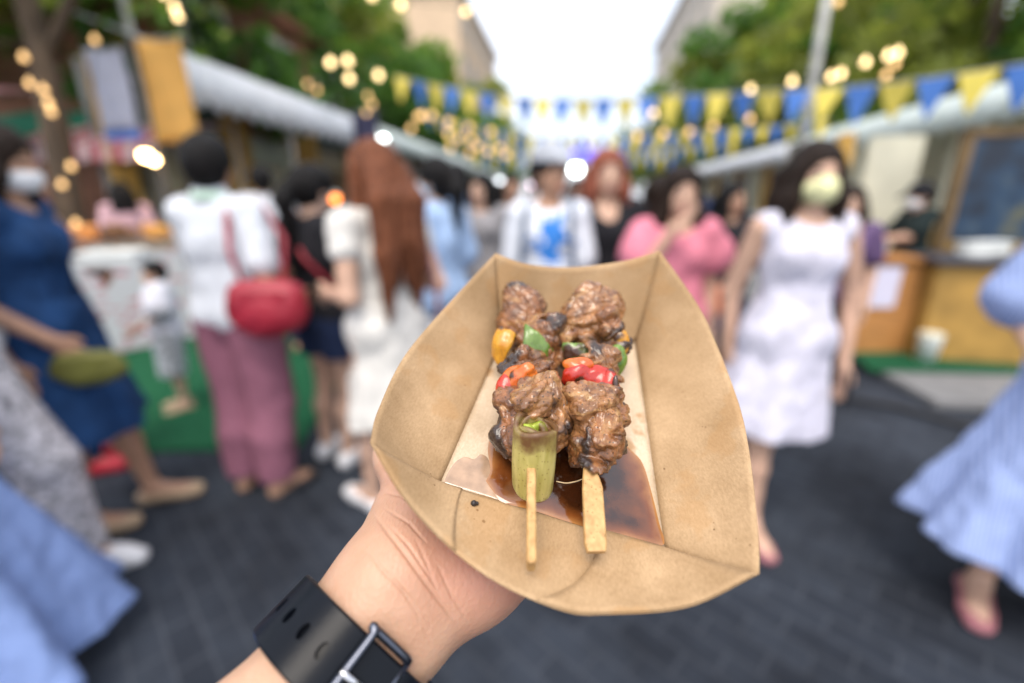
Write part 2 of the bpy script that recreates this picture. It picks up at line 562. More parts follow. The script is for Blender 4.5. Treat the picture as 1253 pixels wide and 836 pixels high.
def tree(label, x, y, h, r, seed, nleaf=4200, ls=.3, trunk_r=.22, base=.35, group='trees behind the stalls'):
    g_ = np.random.default_rng(seed)
    t = thing('street_tree', label, 'tree', (x, y, 0), 0, group)
    tr = MB()
    lean = g_.normal(0, .25, 2)
    top = np.array([lean[0], lean[1], h * .78])
    mid = np.array([lean[0] * .3 + .1, lean[1] * .3, h * .4])
    tr.tube([(0, 0, -.05), (.02, 0, .4), mid, top], [trunk_r * 1.3, trunk_r, trunk_r * .7, trunk_r * .2], 9)
    cl = []
    nb = 9
    for k in range(nb):
        a = 2 * math.pi * k / nb * 2.4 + g_.random()
        z0 = h * (base + .45 * k / nb)
        rr = r * (.45 + .5 * g_.random()) * (1 - .35 * k / nb)
        e = np.array([math.cos(a) * rr, math.sin(a) * rr, z0 + h * .14 * g_.random() + .2])
        s_ = mid + (top - mid) * (k / nb)
        tr.tube([s_, (s_ + e) / 2 + np.array([0, 0, .15]), e], [trunk_r * .4, trunk_r * .25, trunk_r * .08], 6)
        cl.append((e, r * (.28 + .3 * g_.random())))
    for k in range(9):
        a = g_.random() * 6.28; q = g_.random() ** .5 * r * .8
        cl.append((np.array([math.cos(a) * q, math.sin(a) * q, h * (base + .08 + (.92 - base) * g_.random())]), r * (.22 + .25 * g_.random())))
    tr.build('trunk', BARK, t, smooth=True)
    C_ = []; 
    w = np.array([c[1] ** 2 for c in cl]); w /= w.sum()
    which = g_.choice(len(cl), nleaf, p=w)
    d = g_.normal(size=(nleaf, 3)); d /= np.linalg.norm(d, axis=1)[:, None]
    q = g_.random(nleaf) ** .45
    cen = np.array([cl[k][0] for k in which]) + d * (q * np.array([cl[k][1] for k in which]))[:, None] * np.array([1, 1, .75])
    u = g_.normal(size=(nleaf, 3)); u /= np.linalg.norm(u, axis=1)[:, None]
    v = np.cross(u, g_.normal(size=(nleaf, 3))); v /= np.linalg.norm(v, axis=1)[:, None]
    s_ = ls * (.6 + .8 * g_.random(nleaf))[:, None]
    V = np.stack([cen - u * s_, cen - v * s_ * .45, cen + u * s_, cen + v * s_ * .45], 1).reshape(-1, 3)
    F = np.arange(nleaf * 4).reshape(-1, 4)
    mi = which % 3
    link_mesh('crown', V, F, LEAFS, t, smooth=False, mi=mi)
    return t

LT = [(-8.6, 5.6, 8.5, 2.9), (-7.6, 8.6, 9.5, 2.6), (-9.0, 13, 11, 3.4), (-8.2, 17.5, 10.5, 3.2), (-8.2, 22.5, 9.2, 2.9), (-7.8, 28, 8.2, 2.7), (-8, 35, 8.8, 3), (-8.2, 44, 9.5, 3.4), (-8.2, 54, 10, 3.8)]
LL = ['bushy green tree at the far left behind the green canopy', 'tall dark tree above the brick shop house on the left', 'tall green tree over the middle of the white awning on the left',
      'green tree over the far end of the white awning on the left', 'green tree in front of the cream apartment block, nearest to it', 'smaller green tree below the cream apartment block',
      'low green tree at left behind the strings of bulbs', 'far green tree on the left side of the street end', 'farthest green tree on the left of the street end']
for (x, y, h, r), l in zip(LT, LL):
    tree(l, x, y, h, r, int(y * 10), 3800 if y < 20 else 2600, .22 if y < 20 else .34, base=.3)
RT = [(10.5, 9, 10.5, 3.2), (9.6, 13.5, 10, 3.0), (11, 18, 12.5, 3.6), (10.4, 23.5, 12.5, 3.6), (10.8, 30, 13, 4), (10.6, 38, 13.5, 4.2), (9.6, 48, 13, 4.4), (9.2, 60, 12.5, 4.6)]
RL = ['big green tree at the far right above the white awning', 'green tree just right of the tilted lamp post', 'dense green tree behind the lamp post on the right', 'green tree left of the lamp post on the right',
      'tall green tree under the pale cream block', 'green tree standing at the left corner of the pale cream block', 'far green tree right of the bright sky', 'farthest green tree right of the bright sky, above the bunting']
for (x, y, h, r), l in zip(RT, RL):
    tree(l, x, y, h, r, int(y * 10) + 3, 4200 if y < 20 else 3000, .24 if y < 20 else .38, base=.22)

# wooded slope behind the right-hand trees
hl = MB()
n = 24
V = []; F = []
for i in range(n):
    for j in range(6):
        yy = -5 + i * 4.5
        V.append((13.5 + j * 4 + 1.2 * math.sin(i * 1.3), yy, -.2 + (0, 3.2, 6.5, 8.5, 9.5, 10)[j] + .8 * math.sin(i * .9 + j)))
for i in range(n - 1):
    for j in range(5):
        F.append((i * 6 + j, i * 6 + j + 1, (i + 1) * 6 + j + 1, (i + 1) * 6 + j))
hl.add(V, F)
struct(hl.build('hill', mat('slope_earth', (.13, .085, .045), .95, .6, .5, .5, 6, rgb2=(.10, .12, .05)), smooth=True))

# trunk with bulbs at the left edge
tw = thing('street_tree', 'dark leaning trunk wound with bulbs beside the pink canopy', 'tree', (-5.45, 4.6, 0))
m = MB(); m.tube([(.16, 0, -.02), (.1, 0, .5), (-.03, .0, 1.2), (.05, 0, 2.0), (.15, 0, 2.8), (0, .1, 3.8), (-.5, .2, 5)], [.2, .15, .13, .12, .11, .09, .05], 10)
m.tube([(.15, 0, 2.7), (.6, .1, 3.4), (1.0, .3, 4.3)], [.07, .05, .02], 7)
m.build('trunk', BARK, tw, smooth=True)
g_ = np.random.default_rng(55)
nl = 1500
cen = np.array([-.2, .3, 4.9]) + g_.normal(size=(nl, 3)) * np.array([1.1, .9, .7])
u = g_.normal(size=(nl, 3)); u /= np.linalg.norm(u, axis=1)[:, None]
v = np.cross(u, g_.normal(size=(nl, 3))); v /= np.linalg.norm(v, axis=1)[:, None]
V = np.stack([cen - u * .12, cen - v * .05, cen + u * .12, cen + v * .05], 1).reshape(-1, 3)
link_mesh('crown', V, np.arange(nl * 4).reshape(-1, 4), LEAFS, tw, smooth=False, mi=np.arange(nl) % 3)

# ---------------------------------------------------------------- left row: awnings and shop fronts
WHITE = mat('canvas_white', (.80, .82, .86), .8, .06, 3, .15, 40, .3)
WHITEG = mat('canvas_mint', (.74, .82, .79), .8, .06, 3, .15, 40, .3); translucent(WHITE, .2); translucent(WHITEG, .2)
OCHRE = mat('paint_ochre', (.50, .29, .06), .7, .2, 5)
GREYW = mat('shutter_grey', (.30, .29, .27), .6, .15, 3)
def long_awning(name, label, x, side, y0, y1, ztop, zfront, depth, m_, scallop=.22, posts=4):
    """sloping canvas from the wall to the street edge with a scalloped valance; side = direction to the street"""
    L_ = y1 - y0
    t = thing(name, label, 'awning', (x, (y0 + y1) / 2, 0))
    n = max(6, int(L_ / .35))
    V = []; F = []
    for i in range(n + 1):
        yy = -L_ / 2 + L_ * i / n
        for q, (dx, z) in enumerate(((0, ztop), (side * depth * .5, (ztop + zfront) / 2 + .02), (side * depth, zfront))):
            V.append((dx, yy, z))
    for i in range(n):
        for q in range(2):
            a = i * 3 + q
            F.append((a, a + 1, a + 4, a + 3))
    c = MB(); c.add(V, F)
    o = c.build('canvas', m_, t, smooth=True)
    s = o.modifiers.new('thickness', 'SOLIDIFY'); s.thickness = .02
    V = []; F = []
    k = n * 4
    for i in range(k + 1):
        yy = -L_ / 2 + L_ * i / k
        sc_ = scallop * (.75 + .25 * abs(math.sin(math.pi * i / 4)))
        V += [(side * depth + side * .012, yy, zfront + .01), (side * depth + side * .03, yy, zfront - sc_)]
    for i in range(k):
        F.append((2 * i, 2 * i + 2, 2 * i + 3, 2 * i + 1))
    c = MB(); c.add(V, F)
    o = c.build('valance', m_, t, smooth=True)
    s = o.modifiers.new('thickness', 'SOLIDIFY'); s.thickness = .015
    for i in range(posts):
        c = MB(); yy = -L_ / 2 + .1 + (L_ - .2) * i / max(1, posts - 1)
        c.tube([(side * (depth - .06), yy, 0), (side * (depth - .06), yy, zfront)], .035, 8)
        c.build('post', GREYW, t, smooth=True)
    return t
long_awning('shop_awning', 'long white scalloped awning along the shops on the left', -6.5, 1, 6.0, 10.8, 3.75, 3.18, 1.5, WHITE, .62, 3)
long_awning('shop_awning', 'pale mint awning receding down the left side behind the navy banner', -6.5, 1, 11.4, 24, 3.7, 3.2, 1.5, WHITEG, .5, 5)
long_awning('shop_awning', 'far pale awning at the left end of the street above the crowd', -6.5, 1, 24.5, 48, 3.6, 3.05, 1.5, WHITEG, .35, 5)

def shop_front(label, y0, y1, panelm, seed):
    g_ = random.Random(seed)
    L_ = y1 - y0
    t = thing('shop', label, 'shop', (-6.5, (y0 + y1) / 2, 0))
    m = MB(); m.box((-.05, 0, 1.6), (.1, L_, 3.2)); m.build('wall', panelm, t)
    for s_ in (-1, 1):
        m = MB(); m.box((.12, s_ * (L_ / 2 - .14), 1.5), (.24, .24, 3.0), bev=.02); m.build('pillar', OCHRE, t)
    m = MB(); m.box((.08, 0, 2.85), (.14, L_ - .6, .4), bev=.02); m.build('sign_board', mat('board_dark%d' % (seed % 2), ((.03, .06, .045), (.16, .07, .03))[seed % 2], .6), t)
    m = MB(); m.box((.05, -.1, 1.1), (.1, L_ - 1.1, 2.1)); m.build('door_opening', mat('interior_glow_tint%d' % (seed % 3), ((.20, .14, .07), (.30, .27, .18), (.16, .10, .05))[seed % 3], .8, .5, 3), t)  # solid panel; warm lamplight of the interior is put into its colour
    m = MB(); m.box((.45, .1, .5), (.6, L_ - 1.0, 1.0), bev=.03); m.build('counter', mat('counter_wood', (.30, .17, .07), .6, .3, 5), t)
    return t
shop_front('grey shop front with a dark green board behind the woman in the white polo', 6.1, 8.6, GREYW, 4)
shop_front('ochre pillared shop front with pale panels behind the long-haired woman', 8.7, 10.9, mat('panel_sage', (.36, .40, .32), .7, .2, 2), 1)
shop_front('dim shop front under the near part of the mint awning', 11.2, 15.5, mat('panel_sand', (.42, .34, .22), .7, .2, 2), 2)
shop_front('shop front under the middle of the mint awning', 15.7, 21, mat('panel_sage', (.3, .3, .3)), 5)
shop_front('far shop front at the left end of the street', 21.5, 40, GREYW, 6)

JARM = [mat('jar_amber', (.55, .26, .05), .3, .3, 20, coat=.4), mat('jar_cream', (.62, .55, .40), .4, .2, 20), mat('jar_red', (.45, .06, .05), .35, .3, 20)]
for k in range(15):
    yy = 6.6 + .42 * k
    if abs(yy - 8.65) < .3 or abs(yy - 11.0) < .3: continue
    t = thing('jar', ('amber', 'cream', 'red')[k % 3] + ' snack jar in the row on the left shop counters', 'jar', (-5.95, yy, 1.02 if yy < 11 else 1.02), 0, 'snack jars on the left shop counters')
    m = MB(); m.lathe((0, 0, 0), [(.09, 0), (.11, .03), (.11, .2), (.07, .25), (.07, .27)], 14); m.build('glass', JARM[k % 3], t, smooth=True)
    m = MB(); m.lathe((0, 0, .27), [(.08, 0), (.08, .04), (.02, .05)], 14); m.build('lid', (GREYW, OCHRE)[k % 2], t, smooth=True)
# banners
def banner(label, cx, y, z0, z1, w, m_, rz=0, frame=None):
    t = thing('hanging_banner', label, 'banner', (cx, y, z0), rz)
    n = 10; V = []; F = []
    for i in range(n + 1):
        for j in range(7):
            V.append((w * (j / 6 - .5), .02 * math.sin(j * 1.1 + i * .35), (z1 - z0) * i / n))
    for i in range(n):
        for j in range(6):
            a = i * 7 + j
            F.append((a, a + 1, a + 8, a + 7))
    c = MB(); c.add(V, F); o = c.build('cloth', m_, t, smooth=True)
    s = o.modifiers.new('thickness', 'SOLIDIFY'); s.thickness = .004
    c = MB(); c.tube([(-w / 2 - .04, 0, z1 - z0), (w / 2 + .04, 0, z1 - z0)], .012, 8); c.build('top_rod', GREYW, t, smooth=True)
    c = MB(); c.tube([(-w / 2 - .03, .03, -z0), (-w / 2 - .03, .03, z1 - z0 + .02)], .016, 8); c.build('pole', frame or BARK, t, smooth=True)
    return t
banner('plain yellow-ochre banner hanging left of the white awning', -4.36, 5.0, 2.02, 3.02, .52, translucent(mat('cloth_banner_yellow', (.74, .44, .12), .8, .1, 5, .1, 50), .4))
banner('white banner with a blue foot hanging left of the yellow banner', -5.33, 5.3, 2.2, 3.04, .48, translucent(mat('cloth_banner_white', (.62, .64, .76), .8, .08, 5, .1, 50), .4), frame=OCHRE)
m = MB(); m.box((-5.28, 5.27, 2.14), (.5, .02, .1), bev=.004)
tag(m.build('blue_pennant', mat('cloth_blue_strip', (.06, .16, .5), .8), origin=(-5.28, 5.27, 2.14)), 'narrow blue cloth strip under the white banner', 'pennant')
banner('dark navy banner on a post at the end of the white awning', -4.85, 11.0, 2.35, 3.3, .75, mat('cloth_banner_navy', (.04, .04, .09), .8, .4, 6, .1, 50))
m = MB(); m.tube([(-6.05, 6.5, 0), (-6.05, 6.5, 5.0)], .05, 10)
m.box((-6.05, 6.5, .03), (.3, .3, .06), bev=.01)
tag(m.build('metal_pole', mat('metal_greypole', (.38, .38, .36), .5), origin=(-6.05, 6.5, 0), smooth=True), 'plain grey pole rising beside the yellow banner', 'pole')

# market stalls at the left
def canopy(label, x0, x1, y0, y1, zf, zb, m_, m2=None, frame=GREYW):
    cx, cy = (x0 + x1) / 2, (y0 + y1) / 2
    t = thing('market_stall', label, 'market stall', (cx, cy, 0))
    a, b = (x1 - x0) / 2, (y1 - y0) / 2
    n = 14
    V = []; F = []; mi = []
    for i in range(n + 1):
        xx = -a + 2 * a * i / n
        V += [(xx, -b, zf), (xx, 0, (zf + zb) / 2 + .12 + .03 * math.sin(i * 2.2)), (xx, b, zb)]
    for i in range(n):
        F += [(3 * i, 3 * i + 3, 3 * i + 4, 3 * i + 1), (3 * i + 1, 3 * i + 4, 3 * i + 5, 3 * i + 2)]; mi += [i % 2 if m2 else 0] * 2
    o = link_mesh('canopy', V, F, [m_, m2 or m_], t, smooth=True, mi=mi)
    s = o.modifiers.new('thickness', 'SOLIDIFY'); s.thickness = .015
    V = []; F = []; mi = []
    for i in range(n + 1):
        xx = -a + 2 * a * i / n
        V += [(xx, -b - .01, zf), (xx, -b - .02, zf - .2 - .03 * (i % 2))]
    for i in range(n):
        F.append((2 * i, 2 * i + 1, 2 * i + 3, 2 * i + 2)); mi.append(i % 2 if m2 else 0)
    o = link_mesh('valance', V, F, [m_, m2 or m_], t, smooth=False, mi=mi)
    s = o.modifiers.new('thickness', 'SOLIDIFY'); s.thickness = .01
    for sx in (-1, 1):
        for sy in (-1, 1):
            c = MB(); c.tube([(sx * (a - .04), sy * (b - .04), 0), (sx * (a - .04), sy * (b - .04), zf if sy < 0 else zb)], .025, 8); c.build('post', frame, t, smooth=True)
    return t
PINK = mat('canvas_pink', (.62, .17, .19), .8, .15, 4); PALEP = mat('canvas_palepink', (.70, .52, .52), .8, .1, 4)
canopy('market stall with a pink and white striped canopy on the left', -7.7, -5.35, 5.8, 7.4, 2.12, 2.55, PINK, PALEP)
canopy('market stall with a plain green canopy at the far left', -9.2, -6.3, 6.6, 8.2, 2.55, 2.85, mat('canvas_green', (.01, .16, .09), .8, .2, 4))
canopy('market stall with a faded rose canopy nearest the left edge', -8.6, -6.7, 4.6, 5.8, 2.35, 2.75, mat('canvas_rose', (.55, .13, .16), .8, .2, 4), PALEP)

# ---------------------------------------------------------------- right row
long_awning('shop_awning', 'long white awning along the stalls on the right', 6.7, -1, 5.2, 12.2, 3.15, 2.75, 1.5, WHITEG, .45, 3)
long_awning('shop_awning', 'pale awning farther down on the right behind the bunting', 6.7, -1, 12.8, 30, 3.1, 2.68, 1.5, WHITE, .38, 5)
def right_stall(label, y0, y1, mats_, seed):
    L_ = y1 - y0
    t = thing('market_stall', label, 'market stall', (6.6, (y0 + y1) / 2, .06))
    m = MB(); m.box((.05, 0, 1.45), (.1, L_, 2.9)); m.build('wall', mats_[0], t)
    k = max(2, int(L_ / 1.2))
    for i in range(k + 1):
        m = MB(); m.box((-.9, -L_ / 2 + .1 + (L_ - .2) * i / k, 1.25), (.16, .16, 2.5), bev=.015); m.build('post', mats_[1 + i % 2], t)
    m = MB(); m.box((-.85, 0, .48), (.5, L_ - .4, .95), bev=.02); m.build('counter', mats_[3], t)
    for i in range(k):
        m = MB(); m.box((-.03, -L_ / 2 + (i + .5) * L_ / k, 1.7), (.06, L_ / k * .7, 1.1), bev=.01); m.build('panel', mats_[4 + i % 2], t)
    return t
IVORY = mat('paint_ivory', (.66, .64, .50), .7, .08, 4)
PLUM = mat('panel_plum', (.10, .055, .14), .7, .4, 3)
right_stall('ivory and ochre framed stall front under the white awning on the right', 5.6, 11.8, [IVORY, IVORY, OCHRE, OCHRE, PLUM, IVORY], 1)
right_stall('far cream stall front under the second awning on the right', 12.6, 29, [IVORY, OCHRE, IVORY, WHITE, IVORY, PLUM], 2)

# dark menu board of the nearest right stall
def menu_mat():
    m, t, p = _nodes('menu_board')
    N, L = t.nodes.new, t.links.new
    tc = N('ShaderNodeTexCoord')
    br = N('ShaderNodeTexNoise'); br.inputs['Scale'].default_value = 3.2; br.inputs['Detail'].default_value = 2
    L(tc.outputs['Object'], br.inputs['Vector'])
    cr = N('ShaderNodeValToRGB'); e = cr.color_ramp.elements
    e[0].position = .40; e[0].color = (.010, .018, .035, 1); e[1].position = .74; e[1].color = (.13, .12, .05, 1)
    x = e.new(.56); x.color = (.018, .05, .10, 1)
    L(br.outputs[0], cr.inputs[0]); L(cr.outputs[0], p.inputs['Base Color'])
    p.inputs['Roughness'].default_value = .35
    return m
mb_ = thing('menu_board', 'large dark blue menu board above the counter at the right edge', 'menu board', (4.4, 4.75, 0), R(-4))
m = MB(); m.box((0, 0, 1.5), (1.9, .06, .9), bev=.01); m.build('panel', menu_mat(), mb_)
m = MB()
for dx in (-.98, .98): m.box((dx, -.005, 1.0), (.08, .1, 2.0), bev=.01)
m.box((0, -.005, 1.97), (2.04, .1, .07), bev=.01); m.build('frame', mat('frame_brown', (.16, .10, .04), .6, .2), mb_)
m = MB(); m.box((-1.15, .75, 1.02), (.5, .08, 2.04), bev=.01); m.build('side_panel', IVORY, mb_)
m = MB(); m.box((-1.75, .45, 1.02), (.14, .12, 2.04), bev=.01); m.build('post', OCHRE, mb_)

# counters
ct = thing('stall_counter', 'ochre painted counter with food packs on top at the right', 'counter', (3.85, 4.45, .06), R(-6))
m = MB(); m.box((0, 0, .42), (1.5, .55, .84), bev=.015); m.build('body', mat('ply_ochre', (.38, .22, .05), .65, .25, 4), ct)
m = MB(); m.box((0, 0, .87), (1.62, .68, .05), bev=.01); m.build('counter_top', mat('top_dark', (.06, .06, .075), .4), ct)
ct = thing('stall_counter', 'orange-brown wooden counter with a white sheet behind the woman in the mask', 'counter', (2.75, 4.62, .06), R(8))
m = MB(); m.box((0, 0, .42), (.62, .5, .84), bev=.015); m.build('body', mat('ply_orange', (.42, .19, .055), .6, .25, 5, stretch=(1, 1, 6)), ct)
m = MB(); m.box((0, 0, .86), (.7, .58, .04), bev=.01); m.build('counter_top', mat('ply_orange', (.4, .2, .05)), ct)
m = MB(); m.box((-.02, -.256, .62), (.24, .006, .36), bev=.001); m.build('price_sheet', mat('paper_lilac', (.62, .60, .74), .8, .05, 6), ct)
PK = mat('pack_white', (.74, .76, .74), .5, .1, 12); PKG = mat('pack_mint', (.45, .68, .62), .5, .2, 12)
for k, (dx, dy, l) in enumerate(((-.45, -.1, 'white food pack at the left end of the ochre counter'), (-.2, .05, 'white food pack second from the left on the ochre counter'), (.02, -.12, 'mint food pack in the middle of the ochre counter'), (.3, .02, 'white food pack toward the right end of the ochre counter'))):
    x, y = 3.85 + dx, 4.45 + dy - dx * .1
    t = thing('food_pack', l, 'food pack', (x, y, .06 + .895), R(10 * k), 'food packs on the ochre counter')
    m = MB(); m.box((0, 0, .05), (.2, .15, .1), bev=.02); m.build('tray', PKG if k == 2 else PK, t)
    m = MB(); m.box((0, 0, .112), (.21, .16, .022), bev=.008); m.build('lid', PK, t)
bs = thing('bin', 'small pale bin on the turf between the two counters', 'bin', (3.12, 4.2, .08))
m = MB(); m.lathe((0, 0, 0), [(.07, 0), (.085, .2), (.09, .22), (.08, .22), (.07, .02)], 16); m.build('tub', PK, bs, smooth=True)
m = MB(); m.lathe((0, 0, .221), [(.092, 0), (.092, .015), (.03, .03)], 16); m.build('lid', IVORY, bs, smooth=True)

# left serving table with food
tb = thing('serving_table', 'long serving table with a white front and red marks near the child', 'table', (-4.35, 4.1, 0), R(62))
m = MB(); m.box((0, 0, .98), (1.7, .7, .04), bev=.01); m.build('table_top', mat('ply_tan', (.42, .30, .18), .6), tb)
def redprint():
    m, t, p = _nodes('table_front')
    N, L = t.nodes.new, t.links.new
    tc = N('ShaderNodeTexCoord'); mp = N('ShaderNodeMapping'); mp.inputs['Scale'].default_value = (7, 1, 14)
    L(tc.outputs['Object'], mp.inputs[0])
    nz = N('ShaderNodeTexNoise'); nz.inputs['Scale'].default_value = 1.1; nz.inputs['Detail'].default_value = 1
    L(mp.outputs[0], nz.inputs['Vector'])
    cr = N('ShaderNodeValToRGB'); cr.color_ramp.interpolation = 'EASE'
    cr.color_ramp.elements[0].position = .56; cr.color_ramp.elements[0].color = (.6, .6, .62, 1)
    cr.color_ramp.elements[1].position = .66; cr.color_ramp.elements[1].color = (.55, .22, .25, 1)
    L(nz.outputs[0], cr.inputs[0]); L(cr.outputs[0], p.inputs['Base Color']); p.inputs['Roughness'].default_value = .6
    return m
m = MB(); m.box((0, -.33, .49), (1.66, .03, .92), bev=.005); m.build('front_panel', redprint(), tb)
for sx in (-1, 1):
    for sy in (-1, 1):
        m = MB(); m.box((sx * .78, sy * .29, .48), (.05, .05, .96)); m.build('leg', GREYW, tb)
FOODM = [mat('food_gold', (.66, .33, .07), .4, .4, 40, .5, 90), mat('food_orange', (.62, .24, .05), .4, .4, 40, .5, 90), mat('food_brown', (.2, .09, .03), .4, .4, 40, .5, 90)]
TRAYM = mat('steel_tray', (.5, .5, .5), .3, .05, 5, metal=1.0)
for k in range(5):
    a = R(62); q = -.66 + .33 * k
    t = thing('food_tray', ['steel tray heaped with golden snacks at the near end of the serving table', 'steel tray of orange snacks, second from the near end of the serving table', 'steel tray of brown snacks in the middle of the serving table', 'steel tray of golden snacks second from the far end of the serving table', 'steel tray of orange snacks at the far end of the serving table'][k], 'tray',
              (-4.35 + q * math.cos(a), 4.1 + q * math.sin(a), 1.002), a, 'food trays on the serving table')
    m = MB(); m.box((0, 0, .006), (.28, .5, .01)); 
    for sx, sy, dx, dy in ((-.14, 0, .012, .5), (.14, 0, .012, .5), (0, -.25, .28, .012), (0, .25, .28, .012)): m.box((sx, sy, .03), (dx, dy, .06))
    m.build('pan', TRAYM, t)
    m = MB(); m.box((0, 0, .035), (.25, .46, .05), bev=.01)
    for j in range(26):
        m.ball((random.uniform(-.11, .11), random.uniform(-.21, .21), .05 + random.uniform(0, .11)), random.uniform(.03, .045), 6)
    m.build('food', FOODM[k % 3], t, smooth=True)

# right lamp post
lp = thing('lamp_post', 'tall grey lamp post standing in front of the trees on the right', 'lamp post', (3.95, 9.2, 0))
m = MB(); m.tube([(0, 0, 0), (0, 0, 6.2)], [.085, .065], 12); m.build('post', mat('metal_greypole', (.4, .4, .38)), lp, smooth=True)
m = MB(); m.tube([(0, 0, 6.15), (-.3, 0, 6.5), (-.9, 0, 6.6)], .035, 8); m.build('arm', mat('metal_greypole', (.4, .4, .38)), lp, smooth=True)
m = MB(); m.box((-1.05, 0, 6.58), (.5, .18, .1), bev=.03); m.build('lamp_head', GREYW, lp)
m = MB(); m.lathe((0, 0, 0), [(.18, 0), (.18, .06), (.1, .2)], 14); m.build('base', GREYW, lp, smooth=True)

# ---------------------------------------------------------------- bunting
FY = translucent(mat('flag_yellow', (.80, .66, .13), .8, .08, 8), .3); FB = translucent(mat('flag_blue', (.08, .21, .60), .8, .12, 8), .3)
CORD = mat('cord_white', (.55, .55, .5), .8)
def catmull(P, n):
    P = [np.array(p, float) for p in P]
    P = [2 * P[0] - P[1]] + P + [2 * P[-1] - P[-2]]
    out = []
    for i in range(1, len(P) - 2):
        for k in range(n):
            t = k / n
            out.append(.5 * ((2 * P[i]) + (-P[i - 1] + P[i + 1]) * t + (2 * P[i - 1] - 5 * P[i] + 4 * P[i + 1] - P[i + 2]) * t * t + (-P[i - 1] + 3 * P[i] - 3 * P[i + 1] + P[i + 2]) * t ** 3))
    out.append(P[-2])
    return np.array(out)
def resample(P, step):
    P = np.asarray(P, float)
    d = np.r_[0, np.cumsum(np.linalg.norm(np.diff(P, axis=0), axis=1))]
    s = np.arange(step / 2, d[-1], step)
    return np.stack([np.interp(s, d, P[:, i]) for i in range(3)], 1)
def bunting(label, pts, step, fw, fh, first=0, seed=0):
    g_ = random.Random(seed)
    P = catmull(pts, 14)
    o0 = P[0]
    t = thing('bunting', label, 'bunting', tuple(o0))
    c = MB(); c.tube(P - o0, .006, 6); c.build('cord', CORD, t, smooth=True)
    S = resample(P, step)
    for i, p in enumerate(S):
        q = S[min(i + 1, len(S) - 1)] - S[max(i - 1, 0)]
        q /= np.linalg.norm(q)
        dn = np.array([0, 0, -1.0]); nn = np.cross(q, dn); nn /= np.linalg.norm(nn)
        a = g_.uniform(-.35, .35)
        dn = dn * math.cos(a) + nn * math.sin(a)
        V = []; F = []
        for r in range(6):
            f = r / 5
            for j in range(4):
                x = (j / 3 - .5) * fw * (1 - f * .90)
                V.append(p - o0 + q * x + dn * fh * f + nn * (.025 * math.sin(j * 1.6 + f * 3 + i)) * f)
        for r in range(5):
            for j in range(3):
                b = r * 4 + j
                F.append((b, b + 1, b + 5, b + 4))
        c = MB(); c.add(V, F)
        f_ = c.build('flag', FY if (i + first) % 2 == 0 else FB, t, smooth=True)
    return t
bunting('nearest string of yellow and blue pennant flags across the street', [at_y(482, 93, 7.6), at_y(590, 114, 7.3), at_y(700, 122, 7.0), at_y(850, 116, 6.5), at_y(1050, 105, 5.5), at_y(1253, 78, 4.7), at_y(1420, 45, 4.2)], .285, .275, .35, 0, 1)
bunting('second string of small yellow and blue flags in front of the right awning', [at_y(520, 140, 11), at_y(640, 165, 10.6), at_y(740, 168, 10.2), at_y(880, 160, 9.6), at_y(1020, 148, 9.0)], .22, .19, .30, 1, 2)
bunting('third string of flags lower behind the heads in mid street', [at_y(545, 165, 15.4), at_y(640, 180, 15), at_y(760, 182, 14.6), at_y(900, 176, 14)], .26, .22, .34, 0, 3)
bunting('farthest string of flags deep in the street', [at_y(580, 188, 21), at_y(680, 194, 20.6), at_y(830, 190, 20)], .38, .33, .5, 0, 4)

# ---------------------------------------------------------------- string lights
BULB = mat('bulb_warm', (1.0, .70, .34), .4, .05, 3, emit=2.9)
BULBD = mat('bulb_amber', (1.0, .60, .25), .4, .05, 3, emit=1.1)
BULBW = mat('bulb_white', (.9, 1.0, .97), .4, .02, 3, emit=11)
BULBX = mat('bulb_hot', (1.0, .68, .30), .4, .02, 3, emit=17)
BLACK = mat('cord_black', (.02, .02, .02), .6)
bulb_proto = {}
def bulb_mesh(r, m_):
    k = (round(r, 4), m_.name)
    if k not in bulb_proto:
        c = MB(); c.lathe((0, 0, 0), [(.012, .012), (.012, -.004), (r * .7, -.004 - r * .25), (r, -.004 - r), (r * .75, -.004 - r * 1.65), (.004, -.004 - r * 2)], 12)
        o = c.build('bulb', m_, None, smooth=True)
        bulb_proto[k] = o.data
        bpy.data.objects.remove(o)
    return bulb_proto[k]
def string_lights(label, pix, r=.035, m_=None, jitter=0):
    """pix: (px, py, y) measured bulbs"""
    P = [np.array(at_y(*q)) for q in pix]
    o0 = P[0]
    t = thing('string_lights', label, 'string lights', tuple(o0))
    c = MB(); c.tube([p - o0 + np.array([0, 0, .002]) for p in P], .005, 5); c.build('cord', BLACK, t, smooth=True)
    for i, p in enumerate(P):
        b = bpy.data.objects.new('bulb', bulb_mesh(r, m_ or BULB)); COL.objects.link(b)
        b.location = tuple(p - o0); b.parent = t
    return t
string_lights('three warm bulbs strung in front of the brick shop house', [(200, -12, 6.3), (213, 5, 6.3), (217, 16, 6.3)], .04)
string_lights('cluster of warm bulbs above the long white awning', [(404, 72, 6.6), (425, 70, 6.6), (427, 92, 6.8), (463, 88, 7)], .045)
string_lights('two warm bulbs near the top before the cream apartment block', [(455, -10, 8), (490, 1, 8), (570, 10, 9), (640, -20, 9)], .05)
string_lights('upper string of dim bulbs before the left trees by the bunting', [(503, 154, 9), (512, 139, 9), (517, 138, 9), (528, 138, 9), (549, 146, 9.3), (574, 152, 9.6), (600, 158, 10)], .05, BULBD)
string_lights('lower tangle of amber bulbs before the left trees', [(548, 160, 9.6), (562, 165, 9.6), (551, 178, 9.6), (577, 168, 9.8), (585, 176, 9.8), (598, 182, 10), (612, 178, 10), (620, 186, 10.4), (575, 185, 10)], .05, BULBD)
string_lights('amber bulbs hanging over the long-haired woman by the shops', [(376, 100, 8), (388, 108, 8), (450, 115, 8), (455, 125, 8), (448, 135, 8)], .035, BULBD)
